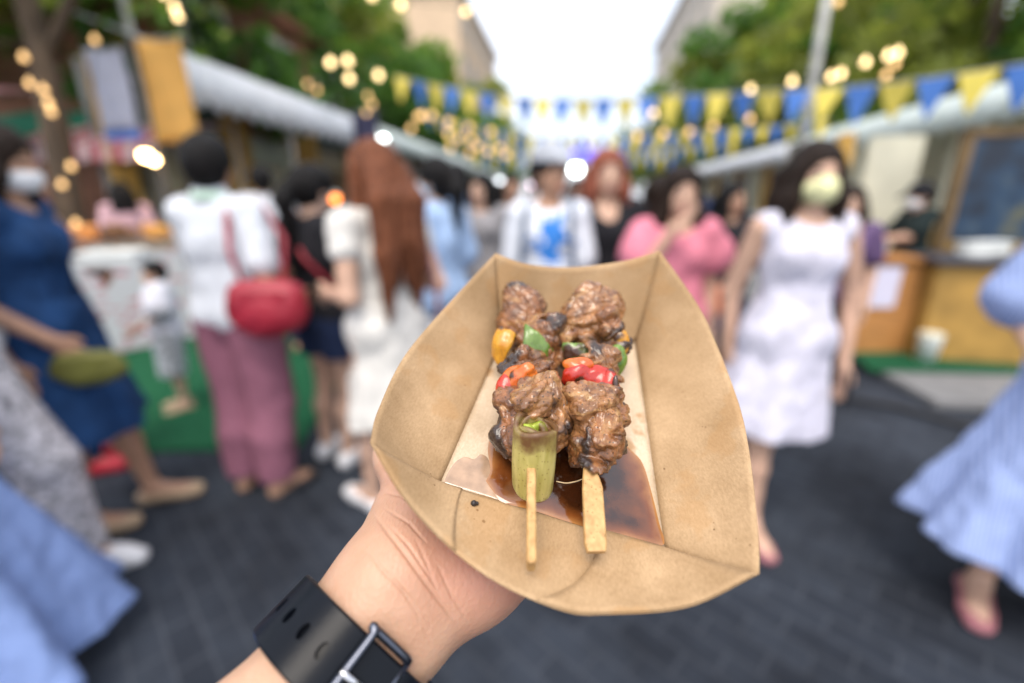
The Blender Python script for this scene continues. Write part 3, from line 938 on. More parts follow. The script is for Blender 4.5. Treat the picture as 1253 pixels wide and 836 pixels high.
string_lights('row of warm bulbs above the bunting on the right', [(1100, 60, 6.2), (1088, 64, 6.2), (1060, 72, 6.3), (1030, 86, 6.4), (1018, 90, 6.4), (970, 96, 6.6), (919, 106, 6.8), (870, 116, 7), (800, 135, 7.4)], .034)
string_lights('amber bulbs below the bunting on the right', [(918, 142, 7), (873, 150, 7.2), (844, 158, 7.4), (812, 160, 7.6), (780, 163, 7.8)], .04, BULBD)
string_lights('amber bulbs at the top right by the lamp post', [(1026, -2, 6.5), (1085, 88, 6.5), (1096, 74, 6.5)], .035, BULBD)
string_lights('bulbs wound round the dark leaning trunk', [(28, 66, 4.4), (35, 98, 4.4), (52, 106, 4.4), (58, 122, 4.4), (62, 133, 4.4), (75, 222, 4.4), (86, 200, 4.4), (92, 270, 4.4)], .03, BULBD)
string_lights('two bulbs hanging below the white banner', [(115, 45, 4.9), (112, 296, 4.9)], .03, BULBD)

def stall_lamp(label, px, py, y, r, m_, drop=.5):
    p = at_y(px, py, y)
    t = thing('hanging_lamp', label, 'lamp', p)
    c = MB(); c.tube([(0, 0, 0), (0, 0, drop)], .006, 6); c.build('cord', BLACK, t, smooth=True)
    c = MB(); c.lathe((0, 0, r * .6), [(r * 1.3, 0), (r * 1.1, r * .3), (.02, r * .9)], 14); c.build('shade', GREYW, t, smooth=True)
    c = MB(); c.ball((0, 0, 0), r, 10); c.build('bulb', m_, t, smooth=True)
    return t
stall_lamp('bright warm lamp hanging at the pink canopy behind the black-haired woman', 178, 190, 4.8, .055, BULBX)
stall_lamp('dimmer warm lamp just right of the bright lamp at the pink canopy', 189, 196, 5.0, .04, BULBX)
stall_lamp('white lamp above the long reddish-brown hair', 468, 171, 8, .065, BULBW)
stall_lamp('warm lamp low between the red bag and the dark-haired woman', 345, 273, 4.4, .045, BULBX)
stall_lamp('bright white lamp between the white cap and the red-haired woman', 705, 207, 10, .11, BULBW)
stall_lamp('small white lamp over the crowd left of the white cap', 612, 222, 14, .10, mat('bulb_grey', (.85, .9, .95), .4, .02, 3, emit=4.5))
stall_lamp('pinkish lamp close to the shoulder of the man in the white cap', 652, 226, 14, .10, mat('bulb_pink', (1, .7, .85), .4, .02, 3, emit=4))
stall_lamp('pale lamp over the black-clad woman on the right', 885, 238, 9, .09, mat('bulb_grey', (.85, .9, .95)))
stall_lamp('orange glowing lamp by the dark-haired woman on the left', 410, 243, 4.6, .045, mat('bulb_orange', (1, .25, .04), .4, .02, 3, emit=4))

# violet parasol far down the street
vp = at_y(716, 192, 13)
t = thing('parasol', 'glowing violet-blue parasol over the crowd in mid street', 'parasol', (vp[0], vp[1], 0))
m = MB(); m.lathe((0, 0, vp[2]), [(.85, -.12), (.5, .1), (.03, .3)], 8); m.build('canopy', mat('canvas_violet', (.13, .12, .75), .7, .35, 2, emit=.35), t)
m = MB(); m.tube([(0, 0, 0), (0, 0, vp[2] + .3)], .025, 8); m.build('pole', GREYW, t, smooth=True)
# CHUNK3
# ================================================================== PEOPLE
BASE = dict(hip=(.088, 0, .88), knee=(.092, .025, .48), ankle=(.092, -.02, .075), toe=(.11, .135, .03),
            sho=(.165, -.01, 1.345), elb=(.205, -.035, 1.075), wri=(.205, .05, .845))

def joints(pose, s):
    J = {}
    for k, v in BASE.items():
        J[k + 'R'] = np.array(v, float)
        J[k + 'L'] = np.array((-v[0], v[1], v[2]), float)
    J['pel'] = np.array((0, 0, .90)); J['wai'] = np.array((0, .005, 1.05)); J['che'] = np.array((0, 0, 1.22))
    J['nek'] = np.array((0, -.012, 1.39)); J['hd'] = np.array((0, .0, 1.43))
    for k, v in pose.items():
        if k in J: J[k] = np.array(v, float)
    return {k: v * s for k, v in J.items()}

def head_rot(pose):
    return np.array((Matrix.Rotation(R(pose.get('hyaw', 0)), 3, 'Z') @ Matrix.Rotation(R(pose.get('hpit', 0)), 3, 'X') @ Matrix.Rotation(R(pose.get('hrol', 0)), 3, 'Y')))

def hp(p, J, HR, s):
    """head-space point (upright base head) -> posed"""
    piv = np.array((0, -.005, 1.43)) * s
    return J['hd'] + np.array((0, -.005, 0)) * s + HR @ (np.array(p) * s - piv)

def torso(F, J, s, f=0.0, fem=True, k=.05):
    w = .9 if fem else 1.0
    F.cone(J['hipL'] * [.8, 1, 1] + [0, 0, .04 * s], J['hipR'] * [.8, 1, 1] + [0, 0, .04 * s], .108 * s + f, None, k * s)
    a = J['wai']; F.cone(a + np.array([-.052 * w, 0, 0]) * s, a + np.array([.052 * w, 0, 0]) * s, (.082 if fem else .094) * s + f, None, k * s)
    F.ell(J['che'], np.array((.150 * w + .008, .100, .165)) * s + f, k * s)
    if fem:
        for sx in (-1, 1): F.ell(J['che'] + np.array((sx * .066, .066, .02)) * s, np.array((.056, .042, .060)) * s + f, .03 * s)
    F.cone(J['shoL'] * [.82, 1, 1], J['shoR'] * [.82, 1, 1], (.050 if fem else .058) * s + f, None, .04 * s)

def hand(F, J, S, s, h):
    """palm and five separate fingers hanging on from the wrist"""
    w = J['wri' + S]; d = w - J['elb' + S]; d /= np.linalg.norm(d)
    d = d * .8 + np.array((0, .12, -.25)); d /= np.linalg.norm(d)
    sg = 1 if S == 'R' else -1
    side = np.cross(d, np.array((sg, 0.001, 0))); side /= np.linalg.norm(side)
    if side[1] < 0: side = -side               # thumb side to the front
    nn = np.cross(d, side)
    pal = w + d * .085 * s
    for q in (-.024, -.008, .008, .024):
        F.cone(w + side * q * .6 * s + d * .01 * s, pal + side * q * s, .014 * s, .011 * s, .012 * s)
    for i, q in enumerate((.026, .009, -.009, -.026)):
        L_ = (.068, .078, .072, .056)[i] * s
        a = pal + side * q * s; b = a + d * L_ * .5 - nn * .006 * s * sg + side * q * .15 * s
        c = b + d * L_ * .45 + nn * -.018 * s * sg
        F.cone(a, b, .0088 * s, .0082 * s, .004 * s); F.cone(b, c, .0082 * s, .0070 * s, .004 * s)
    a = w + d * .025 * s + side * .022 * s; b = a + (side * .75 + d * .7) * .036 * s; c = b + (d * .95 + side * .2) * .03 * s
    F.cone(a, b, .013 * s, .0105 * s, .010 * s); F.cone(b, c, .0105 * s, .009 * s, .004 * s)

def legs(F, J, s, f=0.0, k=.03, to=1.0, taper=1.0):
    for S in 'LR':
        F.cone(J['hip' + S], J['knee' + S], .083 * s + f, .052 * s + f * taper, k * s)
        calf = J['knee' + S] * .62 + J['ankle' + S] * .38 + np.array((0, -.016, 0)) * s
        F.cone(J['knee' + S], calf, .050 * s + f * taper, .050 * s + f * taper, k * s)
        F.cone(calf, J['ankle' + S], .048 * s + f * taper, .032 * s + f * taper, k * s)

def feet(F, J, s, f=0.0, k=.02):
    for S in 'LR':
        a = J['ankle' + S]; t = J['toe' + S]
        heel = np.array((a[0], a[1] - .03 * s, t[2] + .003))
        F.cone(a, heel, .033 * s + f, .027 * s + f, k * s)
        F.cone(a + np.array((0, .01, -.01)) * s, t - (t - a) * .25, .033 * s + f, .026 * s + f, k * s)
        F.cone(heel, t - (t - heel) * .15, .027 * s + f, .029 * s + f, k * s)
        F.cone(t - (t - heel) * .2, t + np.array((-.012 if S == 'R' else .012, .02, -.003)) * s, .028 * s + f, .018 * s + f, k * s)

def arms(F, J, s, f=0.0, k=.02, frac=2.0, flare=0.0):
    for S in 'LR':
        a, b, c = J['sho' + S], J['elb' + S], J['wri' + S]
        if frac <= 1:
            e = a + (b - a) * frac
            F.cone(a, e, .047 * s + f, (.047 - .01 * frac) * s + f + flare, k * s)
        else:
            F.cone(a, b, .047 * s + f, .037 * s + f, k * s)
            e = b + (c - b) * min(1, frac - 1)
            F.cone(b, e, .037 * s + f, (.037 - .012 * (frac - 1)) * s + f + flare, k * s)

def skirt(F, J, s, z0, z1, r0, r1, folds=9, amp=.06, cx=0, cy=0, ph=0, sway=(0, 0), flat=.8):
    """closed bell from z0 (top) to z1 (hem)"""
    m = r1 * 1.5 + .1
    sl, X, Y, Z = F.reg((J['pel'][0] + cx - m + min(0, sway[0]), cy - m + min(0, sway[1]), z1 - .06), (J['pel'][0] + cx + m + max(0, sway[0]), cy + m + max(0, sway[1]), z0 + .1))
    t = np.clip((z0 - Z) / (z0 - z1), 0, 1.1)
    x = X - cx - sway[0] * t ** 1.6; y = (Y - cy - sway[1] * t ** 1.6) / flat
    th = np.arctan2(y, x)
    rr = np.sqrt(x * x + y * y)
    r = r0 + (r1 - r0) * t ** 1.15
    r = r * (1 + amp * t * (np.sin(folds * th + ph + 1.5 * t) + .5 * np.sin((folds * 2 - 3) * th + 2 * ph)))
    hem = z1 + .012 * np.sin(3 * th + ph)
    d = np.maximum((rr - r) * .75, np.maximum(hem - Z, Z - z0))
    F.put(sl, d.astype(np.float32), .03 * s)

def garment(name, F, m, body, wr=.006, seed=0):
    P, f = F.mesh()
    if wr:
        # cloth wrinkles in the surface itself
        n = fbm(P * np.array((1, 1, .6)), 13, seed, 3, .6)
        c = P.mean(0); dirv = P - np.array((c[0], c[1], 0)); dirv[:, 2] = 0
        L_ = np.linalg.norm(dirv, axis=1)[:, None] + 1e-6
        P = P + dirv / L_ * (n * wr)[:, None]
    return link_mesh(name, P, f, m, body)

def person(label, X, Y, heading, H, pose=None, wear=(), hair=None, skin=SKIN, fem=True, vox=.0095, seed=0, group=None, z=0.0, wide=1.0):
    pose = pose or {}
    s = H / 1.65
    J = joints(pose, s); HR = head_rot(pose)
    allp = np.array(list(J.values()))
    lo = np.minimum(allp.min(0), (-.3 * s, -.25 * s, 0)) - np.array((.18, .2, .02)) * s
    hi = np.maximum(allp.max(0), (.3 * s, .25 * s, 1.66 * s)) + np.array((.18, .22, .12)) * s
    lo[2] = min(-.03, allp[:, 2].min() - .05)
    B = lambda l=lo, h=hi: Field(l, h, vox)
    F = B()
    torso(F, J, s, 0, fem)
    legs(F, J, s); feet(F, J, s); arms(F, J, s)
    for S in 'LR': hand(F, J, S, s, vox)
    nt_ = hp((0, -.008, 1.475), J, HR, s)
    F.cone(J['nek'] + np.array((0, 0, -.03)) * s, nt_, .055 * s, .047 * s, .025 * s)
    F.ell(hp((0, -.008, 1.548), J, HR, s), np.array((.074, .092, .100)) * s, .02 * s, HR)
    F.ell(hp((0, .026, 1.487), J, HR, s), np.array((.056, .062, .068)) * s, .03 * s, HR)
    F.ell(hp((0, .062, 1.447), J, HR, s), np.array((.026, .024, .02)) * s, .02 * s, HR)
    for sx in (-1, 1):
        F.sub(hp((sx * .031, .096, 1.532), J, HR, s), np.array((.019, .016, .012)) * s, .012 * s, HR)
        F.ell(hp((sx * .031, .074, 1.530), J, HR, s), np.array((.014, .012, .011)) * s, .002, HR)
        F.ell(hp((sx * .074, -.004, 1.515), J, HR, s), np.array((.010, .020, .030)) * s, .006, HR)
    F.cone(hp((0, .082, 1.535), J, HR, s), hp((0, .103, 1.497), J, HR, s), .007 * s, .0125 * s, .014 * s)
    F.ell(hp((0, .084, 1.466), J, HR, s), np.array((.022, .010, .009)) * s, .006, HR)
    P, f = F.mesh()
    # eyes, brows and lips are skin-mesh regions with their own colour
    fc = P[f].mean(1)
    piv = np.array((0, -.005, 1.43)) * s
    q = ((fc - (J['hd'] + np.array((0, -.005, 0)) * s)) @ HR + piv) / s
    mi = np.zeros(len(f), int)
    for sx in (-1, 1):
        e = np.abs(q - np.array((sx * .031, .085, 1.530))) / np.array((.0135, .02, .0075))
        mi[(e ** 2).sum(1) < 1] = 1
        e = np.abs(q - np.array((sx * .032, .09, 1.552))) / np.array((.019, .03, .0055))
        mi[(e ** 2).sum(1) < 1] = 1
    e = np.abs(q - np.array((0, .094, 1.465))) / np.array((.024, .03, .0095))
    mi[(e ** 2).sum(1) < 1] = 2
    body = link_mesh('person', P, f, [skin, EYE, LIP], None, (0, 0, 0), True, mi)
    x, y, _ = Wd(X, Y)
    body.location = (x, y, z)
    body.rotation_euler = (0, 0, R(heading) + YAW)
    tag(body, label, 'person', group)
    # ---- hair
    if hair:
        st, hm = hair[0], hair[1]
        L_ = hair[2] if len(hair) > 2 else 0
        G = Field(lo - [0, .1, 0], hi + [0, 0, .06], vox)
        vol = .092 if st != 'short' else .088
        G.ell(hp((0, -.016, 1.565), J, HR, s), np.array((vol, .108, .100)) * s, .02 * s, HR)
        G.ell(hp((0, -.045, 1.525), J, HR, s), np.array((vol - .008, .078, .095)) * s, .03 * s, HR)
        if st == 'bun': G.ell(hp((0, -.12, 1.60), J, HR, s), np.array((.045, .045, .042)) * s, .01, HR)
        G.sub(hp((0, .098, 1.495), J, HR, s), np.array((.066, .085, .088)) * s, .012, HR)
        for sx in (-1, 1):
            if st in ('long', 'bob'):
                G.cone(hp((sx * .070, .02, 1.555), J, HR, s), hp((sx * .088, .028, 1.555 - L_ * .45), J, HR, s), .030 * s, .036 * s, .02 * s)
                G.cone(hp((sx * .088, .02, 1.555 - L_ * .4), J, HR, s), J['hd'] + np.array((sx * .10, .035, .125 - L_)) * s, .034 * s, .022 * s, .02 * s)
        if st in ('long', 'bob'):
            for q_ in (-.065, -.045, -.025, -.008, .01, .028, .046, .065):
                a = hp((q_, -.075, 1.53), J, HR, s); b = J['hd'] + np.array((q_ * 1.35, -.125, .0)) * s; c = J['hd'] + np.array((q_ * 1.45 + .018 * math.sin(q_ * 190), -.115 - .02 * math.sin(q_ * 260), .1 - L_ * (.84 + .17 * math.sin(q_ * 400 + 1)))) * s
                if L_ < .25: b = J['hd'] + np.array((q_ * 1.2, -.085, .02)) * s; c = J['hd'] + np.array((q_ * 1.2, -.075, .1 - L_)) * s
                G.cone(a, b, .046 * s, .040 * s, .02 * s); G.cone(b, (b + c) / 2 + np.array((.01 * math.sin(q_ * 300), -.012, 0)), .040 * s, .036 * s, .025 * s); G.cone((b + c) / 2 + np.array((.01 * math.sin(q_ * 300), -.012, 0)), c, .036 * s, .014 * s, .02 * s)
        if st == 'pony':
            a = hp((0, -.105, 1.575), J, HR, s); b = J['hd'] + np.array((.0, -.15, .05)) * s; c = J['hd'] + np.array((.02, -.125, .12 - L_)) * s
            G.cone(a, b, .035 * s, .045 * s, .02 * s); G.cone(b, c, .045 * s, .015 * s, .02 * s)
        V, ff = G.mesh()
        V = V + (fbm(V * np.array((2.2, 2.2, .5)), 20, seed + 3, 3) * .007 * s)[:, None] * np.array((.7, .7, .3))
        link_mesh('hair', V, ff, hm, body)
    # ---- clothes
    for i, w in enumerate(wear):
        kd = w['k']; m = w['m']
        if kd in ('top', 'dress'):
            G = Field(lo - [.15, .15, 0], hi + [.15, .15, 0], vox)
            torso(G, J, s, w.get('f', .014), fem)
            if w.get('sl', 0) > 0: arms(G, J, s, w.get('f', .014), .025, w['sl'], w.get('fl', .012))
            if w.get('puff'):
                for S in 'LR': G.ell(J['sho' + S] * .55 + J['elb' + S] * .45 + np.array((.03 if S == 'R' else -.03, 0, .02)), np.array((.115, .115, .15)) * s * w['puff'], .04)
            if w.get('collar'): G.cone(J['nek'] + np.array((0, 0, -.02)) * s, J['nek'] + np.array((0, 0, .025)) * s, .072 * s, .066 * s, .02)
            if kd == 'dress' or w.get('bell'):
                d = w['sk']; skirt(G, J, s, d[0] * s, d[1] * s, d[2] * s, d[3] * s, d[4] if len(d) > 4 else 9, d[5] if len(d) > 5 else .05, 0, 0, seed, w.get('sway', (0, 0)))
            z0 = w.get('hem', .85) * s
            G.cut((0, 0, -1), (0, 0, z0))
            if w.get('nk', .085): G.sub((0, w.get('ny', .05) * s, 1.445 * s), np.array((w.get('nk', .085), .085, w.get('nd', .085))) * s, .006)
            o = garment(w.get('n', 'dress' if kd == 'dress' else 'shirt'), G, m, body, .009, seed + i)
        elif kd == 'skirt':
            G = Field(lo - [.15, .15, 0], hi + [.15, .15, 0], vox)
            d = w['sk']; skirt(G, J, s, d[0] * s, d[1] * s, d[2] * s, d[3] * s, d[4] if len(d) > 4 else 9, d[5] if len(d) > 5 else .05, 0, 0, seed, w.get('sway', (0, 0)))
            garment('skirt', G, m, body, .004, seed + i)
        elif kd == 'trousers':
            G = B()
            G.cone(J['hipL'] * [.8, 1, 1] + [0, 0, .02 * s], J['hipR'] * [.8, 1, 1] + [0, 0, .02 * s], .108 * s + .009, None, .03 * s)
            legs(G, J, s, w.get('f', .018), .02, taper=w.get('tp', 1.2))
            G.cut((0, 0, -1), (0, 0, w.get('hem', .1) * s)); G.cut((0, 0, 1), (0, 0, .95 * s))
            garment(w.get('n', 'trousers'), G, m, body, .005, seed + i)
        elif kd == 'shoes':
            for S in 'LR':
                a = J['ankle' + S]
                G = Field(np.minimum(a, J['toe' + S]) - .14, np.maximum(a, J['toe' + S]) + .14, min(vox, .009))
                Jx = {('ankle' + q): J['ankle' + S] for q in 'LR'}; Jx.update({('toe' + q): J['toe' + S] for q in 'LR'})
                feet(G, Jx, s, w.get('f', .009))
                G.cut((0, 0, 1), (0, 0, J['toe' + S][2] + w.get('h', .045) * s))
                if w.get('sandal'):
                    G.cut((0, -.35, 1), tuple(J['toe' + S] + np.array((0, -.07, .02))))
                garment('shoe', G, m, body, 0)
        elif kd == 'mask':
            G = Field(hp((0, .05, 1.46), J, HR, s) - .16, hp((0, .05, 1.46), J, HR, s) + .16, .006)
            G.ell(hp((0, .030, 1.480), J, HR, s), np.array((.066, .074, .058)) * s, .01, HR)
            G.ell(hp((0, .070, 1.490), J, HR, s), np.array((.040, .046, .046)) * s, .03, HR)
            pz = hp((0, .0, 1.53 + w.get('dz', 0)), J, HR, s); G.cut(tuple(HR @ np.array((0, -.15, 1))), tuple(pz))
            G.cut(tuple(HR @ np.array((0, -1, 0))), tuple(hp((0, .015, 1.5), J, HR, s)))
            o = garment('face_mask', G, m, body, 0)
            for sx in (-1, 1):
                c = MB(); c.tube([hp((sx * .062, .02, 1.505), J, HR, s), hp((sx * .085, -.02, 1.53), J, HR, s), hp((sx * .084, -.025, 1.50), J, HR, s), hp((sx * .062, .02, 1.465), J, HR, s)], .0025, 6)
                c.build('ear_loop', m, o, smooth=True)
        elif kd == 'cap':
            G = Field(hp((0, .04, 1.6), J, HR, s) - .22, hp((0, .04, 1.6), J, HR, s) + .22, .007)
            G.ell(hp((0, -.012, 1.575), J, HR, s), np.array((.098, .114, .105)) * s, .0, HR)
            G.cut(tuple(HR @ np.array((0, -.1, -1))), tuple(hp((0, 0, 1.578), J, HR, s)))
            G.cone(hp((-.035, .10, 1.585), J, HR, s), hp((-.03, .175, 1.565), J, HR, s), .01, .008, .02); G.cone(hp((.035, .10, 1.585), J, HR, s), hp((.03, .175, 1.565), J, HR, s), .01, .008, .02)
            G.cone(hp((0, .10, 1.588), J, HR, s), hp((0, .185, 1.565), J, HR, s), .011, .008, .03)
            garment('cap', G, m, body, 0)
    return body, J, HR, s

def to_world(body, p):
    M = Matrix.Translation(body.location) @ body.rotation_euler.to_matrix().to_4x4()
    return np.array(M @ Vector(tuple(map(float, p))))

HB = hairm('black', (.006, .005, .005)); HD = hairm('darkbrown', (.016, .009, .006)); HR_ = hairm('auburn', (.15, .052, .024)); HRR = hairm('copper', (.24, .075, .045))
C_WHITE = cloth('white', (.62, .63, .67)); C_CREAM = cloth('cream', (.64, .62, .58)); C_BLACK = cloth('black', (.016, .016, .02)); C_NAVY = cloth('navy', (.018, .03, .075))
C_DENIM = cloth('denim_blue', (.012, .045, .13), .25); C_MAUVE = cloth('mauve', (.26, .105, .15)); C_PINK = cloth('pink', (.64, .21, .28)); C_LBLUE = cloth('lightblue', (.40, .55, .80))
C_BLUE = cloth('midblue', (.15, .23, .40)); C_LILAC = cloth('white_lilac', (.60, .585, .68))
W_YEL = mat('mask_yellow', (.70, .69, .38), .8, .3, 26); W_WHT = mat('mask_white', (.7, .72, .75), .8, .05, 10); W_BLU = mat('mask_pale_blue', (.45, .60, .75), .8, .05, 10)
S_WHITE = mat('shoe_white', (.68, .68, .70), .6, .08, 10); S_DARK = mat('shoe_dark', (.03, .025, .025), .5, .1, 10); S_TAN = mat('shoe_tan', (.42, .30, .19), .6, .1, 10); S_ROSE = mat('sandal_rose', (.36, .14, .16), .6, .1, 10)
S_RED = mat('shoe_red', (.45, .02, .04), .5, .1, 10); S_BLUE = mat('shoe_blue', (.05, .15, .40), .5, .2, 10)
STRB = stripes('cloth_blue_stripe', (.13, .21, .46), (.29, .38, .64), 34, 'Z', soft=.25)
STRB2 = stripes('cloth_blue_check', (.23, .31, .57), (.37, .45, .70), 26, 'X', soft=.4)
LACE = mat('cloth_lace', (.50, .48, .50), .9, .7, 42, .5, 80)

def print_shirt(name, base, ink, ink2, zc, rows=True):
    """white tee with a splash of ink and rows of small marks on the chest (object space)"""
    m, t, p = _nodes(name)
    N, L = t.nodes.new, t.links.new
    tc = N('ShaderNodeTexCoord')
    nz = N('ShaderNodeTexNoise'); nz.inputs['Scale'].default_value = 16; nz.inputs['Detail'].default_value = 3
    L(tc.outputs['Object'], nz.inputs['Vector'])
    sp = N('ShaderNodeSeparateXYZ'); L(tc.outputs['Object'], sp.inputs[0])
    def mth(op, a, b=None, c=None):
        n = N('ShaderNodeMath'); n.operation = op
        for i, v in enumerate((a, b, c)):
            if v is None: continue
            if isinstance(v, (int, float)): n.inputs[i].default_value = v
            else: L(v, n.inputs[i])
        return n.outputs[0]
    front = mth('GREATER_THAN', sp.outputs[1], .05)
    dx = mth('MULTIPLY', sp.outputs[0], 7.5); dz = mth('MULTIPLY', mth('SUBTRACT', sp.outputs[2], zc), 9.0)
    r = mth('ADD', mth('MULTIPLY', dx, dx), mth('MULTIPLY', dz, dz))
    blob = mth('GREATER_THAN', mth('ADD', mth('SUBTRACT', 1.0, r), mth('MULTIPLY', mth('SUBTRACT', nz.outputs[0], .5), 5.0)), .35)
    blob = mth('MULTIPLY', mth('MULTIPLY', blob, mth('LESS_THAN', r, 1.5)), front)
    mx = N('ShaderNodeMix'); mx.data_type = 'RGBA'
    mx.inputs[6].default_value = (*base, 1); mx.inputs[7].default_value = (*ink, 1)
    L(blob, mx.inputs[0])
    out = mx.outputs[2]
    if rows:
        wz = mth('GREATER_THAN', mth('SINE', mth('MULTIPLY', sp.outputs[2], 200.0)), .1)
        nx = N('ShaderNodeTexNoise'); nx.inputs['Scale'].default_value = 75
        L(tc.outputs['Object'], nx.inputs['Vector'])
        g1 = mth('MULTIPLY', wz, mth('GREATER_THAN', nx.outputs[0], .47))
        inx = mth('LESS_THAN', mth('ABSOLUTE', sp.outputs[0]), .115)
        inz = mth('MULTIPLY', mth('LESS_THAN', sp.outputs[2], zc + .02), mth('GREATER_THAN', sp.outputs[2], zc - .24))
        k = mth('MULTIPLY', mth('MULTIPLY', g1, front), mth('MULTIPLY', inx, inz))
        m2 = N('ShaderNodeMix'); m2.data_type = 'RGBA'
        L(out, m2.inputs[6]); m2.inputs[7].default_value = (*ink2, 1); L(k, m2.inputs[0])
        # the splash lies over the rows
        m3 = N('ShaderNodeMix'); m3.data_type = 'RGBA'
        L(m2.outputs[2], m3.inputs[6]); m3.inputs[7].default_value = (*ink, 1); L(blob, m3.inputs[0])
        out = m3.outputs[2]
    L(out, p.inputs['Base Color']); p.inputs['Roughness'].default_value = .85
    return m
TEE_BLUE = print_shirt('tee_blue_print', (.68, .71, .77), (.03, .19, .58), (.10, .13, .22), 1.235)
TEE_OR = print_shirt('tee_orange_print', (.66, .66, .72), (.60, .16, .06), (.3, .2, .3), 1.18, False)

POLO = mat('cloth_polo_white', (.58, .61, .66), .85, .06, 14, .25, 120, .2, bdist=.004)
POLOG = mat('cloth_polo_green', (.40, .55, .44), .85, .1, 14)

ARM_FWD = dict(elbR=(.215, -.02, 1.09), wriR=(.12, .2, 1.08), elbL=(-.215, -.02, 1.09), wriL=(-.12, .2, 1.08))

# P: woman in blue denim dress (left edge)
pA = person('woman in a blue denim dress at the left edge holding out a white box', -1.90, 1.80, -72, 1.68,
    dict(elbR=(.22, -.10, 1.08), wriR=(.19, .10, .90), elbL=(-.20, .12, 1.12), wriL=(-.06, .20, 1.12), hipR=(.09, 0, .88), ankleL=(-.08, .17, .075), toeL=(-.08, .33, .03), kneeL=(-.085, .12, .47), hpit=-10),
    [dict(k='dress', m=C_DENIM, sk=(1.0, .46, .16, .30, 8, .05), f=.02, nk=.1, nd=.11, hem=.3), dict(k='shoes', m=S_TAN, h=.02), dict(k='mask', m=W_WHT, dz=-.035)],
    ('bob', HD, .16), SKIN_T, seed=1)
pB = person('person behind the woman in the denim dress, in red and white trainers', -2.30, 2.25, -60, 1.62, dict(), [dict(k='top', m=C_CREAM, sl=.5), dict(k='trousers', m=C_DENIM, f=.02), dict(k='shoes', m=S_RED, h=.05)], ('short', HD), SKIN_T, seed=2)
pC = person('person striding at the left edge in a white shirt and white lace trousers', -1.88, 1.38, -80, 1.64,
    dict(kneeL=(-.085, .16, .49), ankleL=(-.085, .20, .085), toeL=(-.085, .36, .03), kneeR=(.085, -.06, .47), ankleR=(.085, -.30, .12), toeR=(.085, -.18, .03)),
    [dict(k='top', m=C_WHITE, sl=1.5, f=.02, hem=.80), dict(k='trousers', m=LACE, f=.03, tp=1.5), dict(k='shoes', m=S_WHITE, h=.05)], ('bob', HB, .18), SKIN_T, seed=3)
pD = person('close passer-by at the bottom left corner in a blue striped dress and white shoes', -1.60, .96, -100, 1.66,
    dict(elbR=(.2, -.08, 1.08), wriR=(.18, .05, .84)), [dict(k='dress', m=STRB, sk=(1.0, .10, .13, .40, 9, .13), f=.02, sl=.8, hem=.1), dict(k='shoes', m=S_WHITE, h=.06)], ('long', HB, .35), SKIN_T, seed=4, vox=.008)
# child
pE = person('small child in a white tee with an orange print standing on the green mat', -2.33, 2.97, 128, 1.04,
    dict(elbL=(-.23, .05, 1.12), wriL=(-.19, .22, 1.02)), [dict(k='top', m=TEE_OR, sl=.6, f=.03, hem=.78, fl=.03), dict(k='trousers', m=mat('cloth_shorts_check', (.42, .44, .47), .9, .6, 22), hem=.44, f=.04, n='shorts'), dict(k='shoes', m=S_TAN, h=.04)], ('short', HB), SKIN, False, seed=5, vox=.008)
# polo, mauve trousers
pF = person('person seen from behind in a white polo with pale green trim and mauve trousers', -1.26, 2.03, -14, 1.67,
    dict(elbR=(.235, -.05, 1.08), wriR=(.22, .16, .98), elbL=(-.20, .07, 1.08), wriL=(-.06, .24, 1.08), hyaw=22, hpit=-8, toeR=(.16, .12, .03)),
    [dict(k='top', m=POLO, sl=.72, f=.017, hem=.80, nk=0, collar=1, fl=.012), dict(k='trousers', m=C_MAUVE, f=.034, tp=1.5, hem=.10), dict(k='shoes', m=S_DARK, h=.012, sandal=1)], ('short', HB), SKIN_T, False, seed=6, vox=.0085)
# collar and hem trim of the polo
b, J, HRm, s = pF
c = MB(); c.lathe(tuple(J['nek'] + np.array((0, 0, .02)) * s), [(.077, -.012), (.080, 0), (.072, .022), (.066, .022)], 22); c.build('collar', POLOG, b, smooth=True)
# man in white far left
person('man in a white tee facing the shops beyond the polo shirt', -2.20, 4.25, 30, 1.70, dict(), [dict(k='top', m=C_WHITE, sl=.6, f=.025), dict(k='trousers', m=C_NAVY)], ('short', HB), SKIN_T, False, seed=7, vox=.012)
# dark-haired woman, black top, dark shorts
pH = person('dark-haired woman in a black top and navy shorts between polo and red-brown hair', -.98, 2.32, -30, 1.58,
    dict(**{k: v for k, v in ARM_FWD.items()}, hpit=-18), [dict(k='top', m=C_BLACK, sl=.55, f=.02), dict(k='trousers', m=C_NAVY, hem=.66, f=.03, n='shorts'), dict(k='shoes', m=S_WHITE, h=.06)], ('pony', HB, .42), SKIN, seed=8, vox=.0085)
# long auburn hair, white dress
pI = person('woman in a white dress with very long red-brown hair down her back', -.53, 1.88, 52, 1.63,
    dict(elbR=(.22, -.09, 1.08), wriR=(.20, .15, 1.10), elbL=(-.20, -.05, 1.08), wriL=(-.14, .20, 1.06), hyaw=12, hpit=-6, ankleL=(-.09, .10, .075), toeL=(-.1, .26, .03), kneeL=(-.09, .09, .48)),
    [dict(k='dress', m=C_CREAM, sk=(1.02, .50, .14, .215, 7, .04), f=.012, sl=.32, fl=.006, hem=.3), dict(k='shoes', m=S_WHITE, h=.03)], ('long', HR_, .55), SKIN, seed=9, vox=.0085)
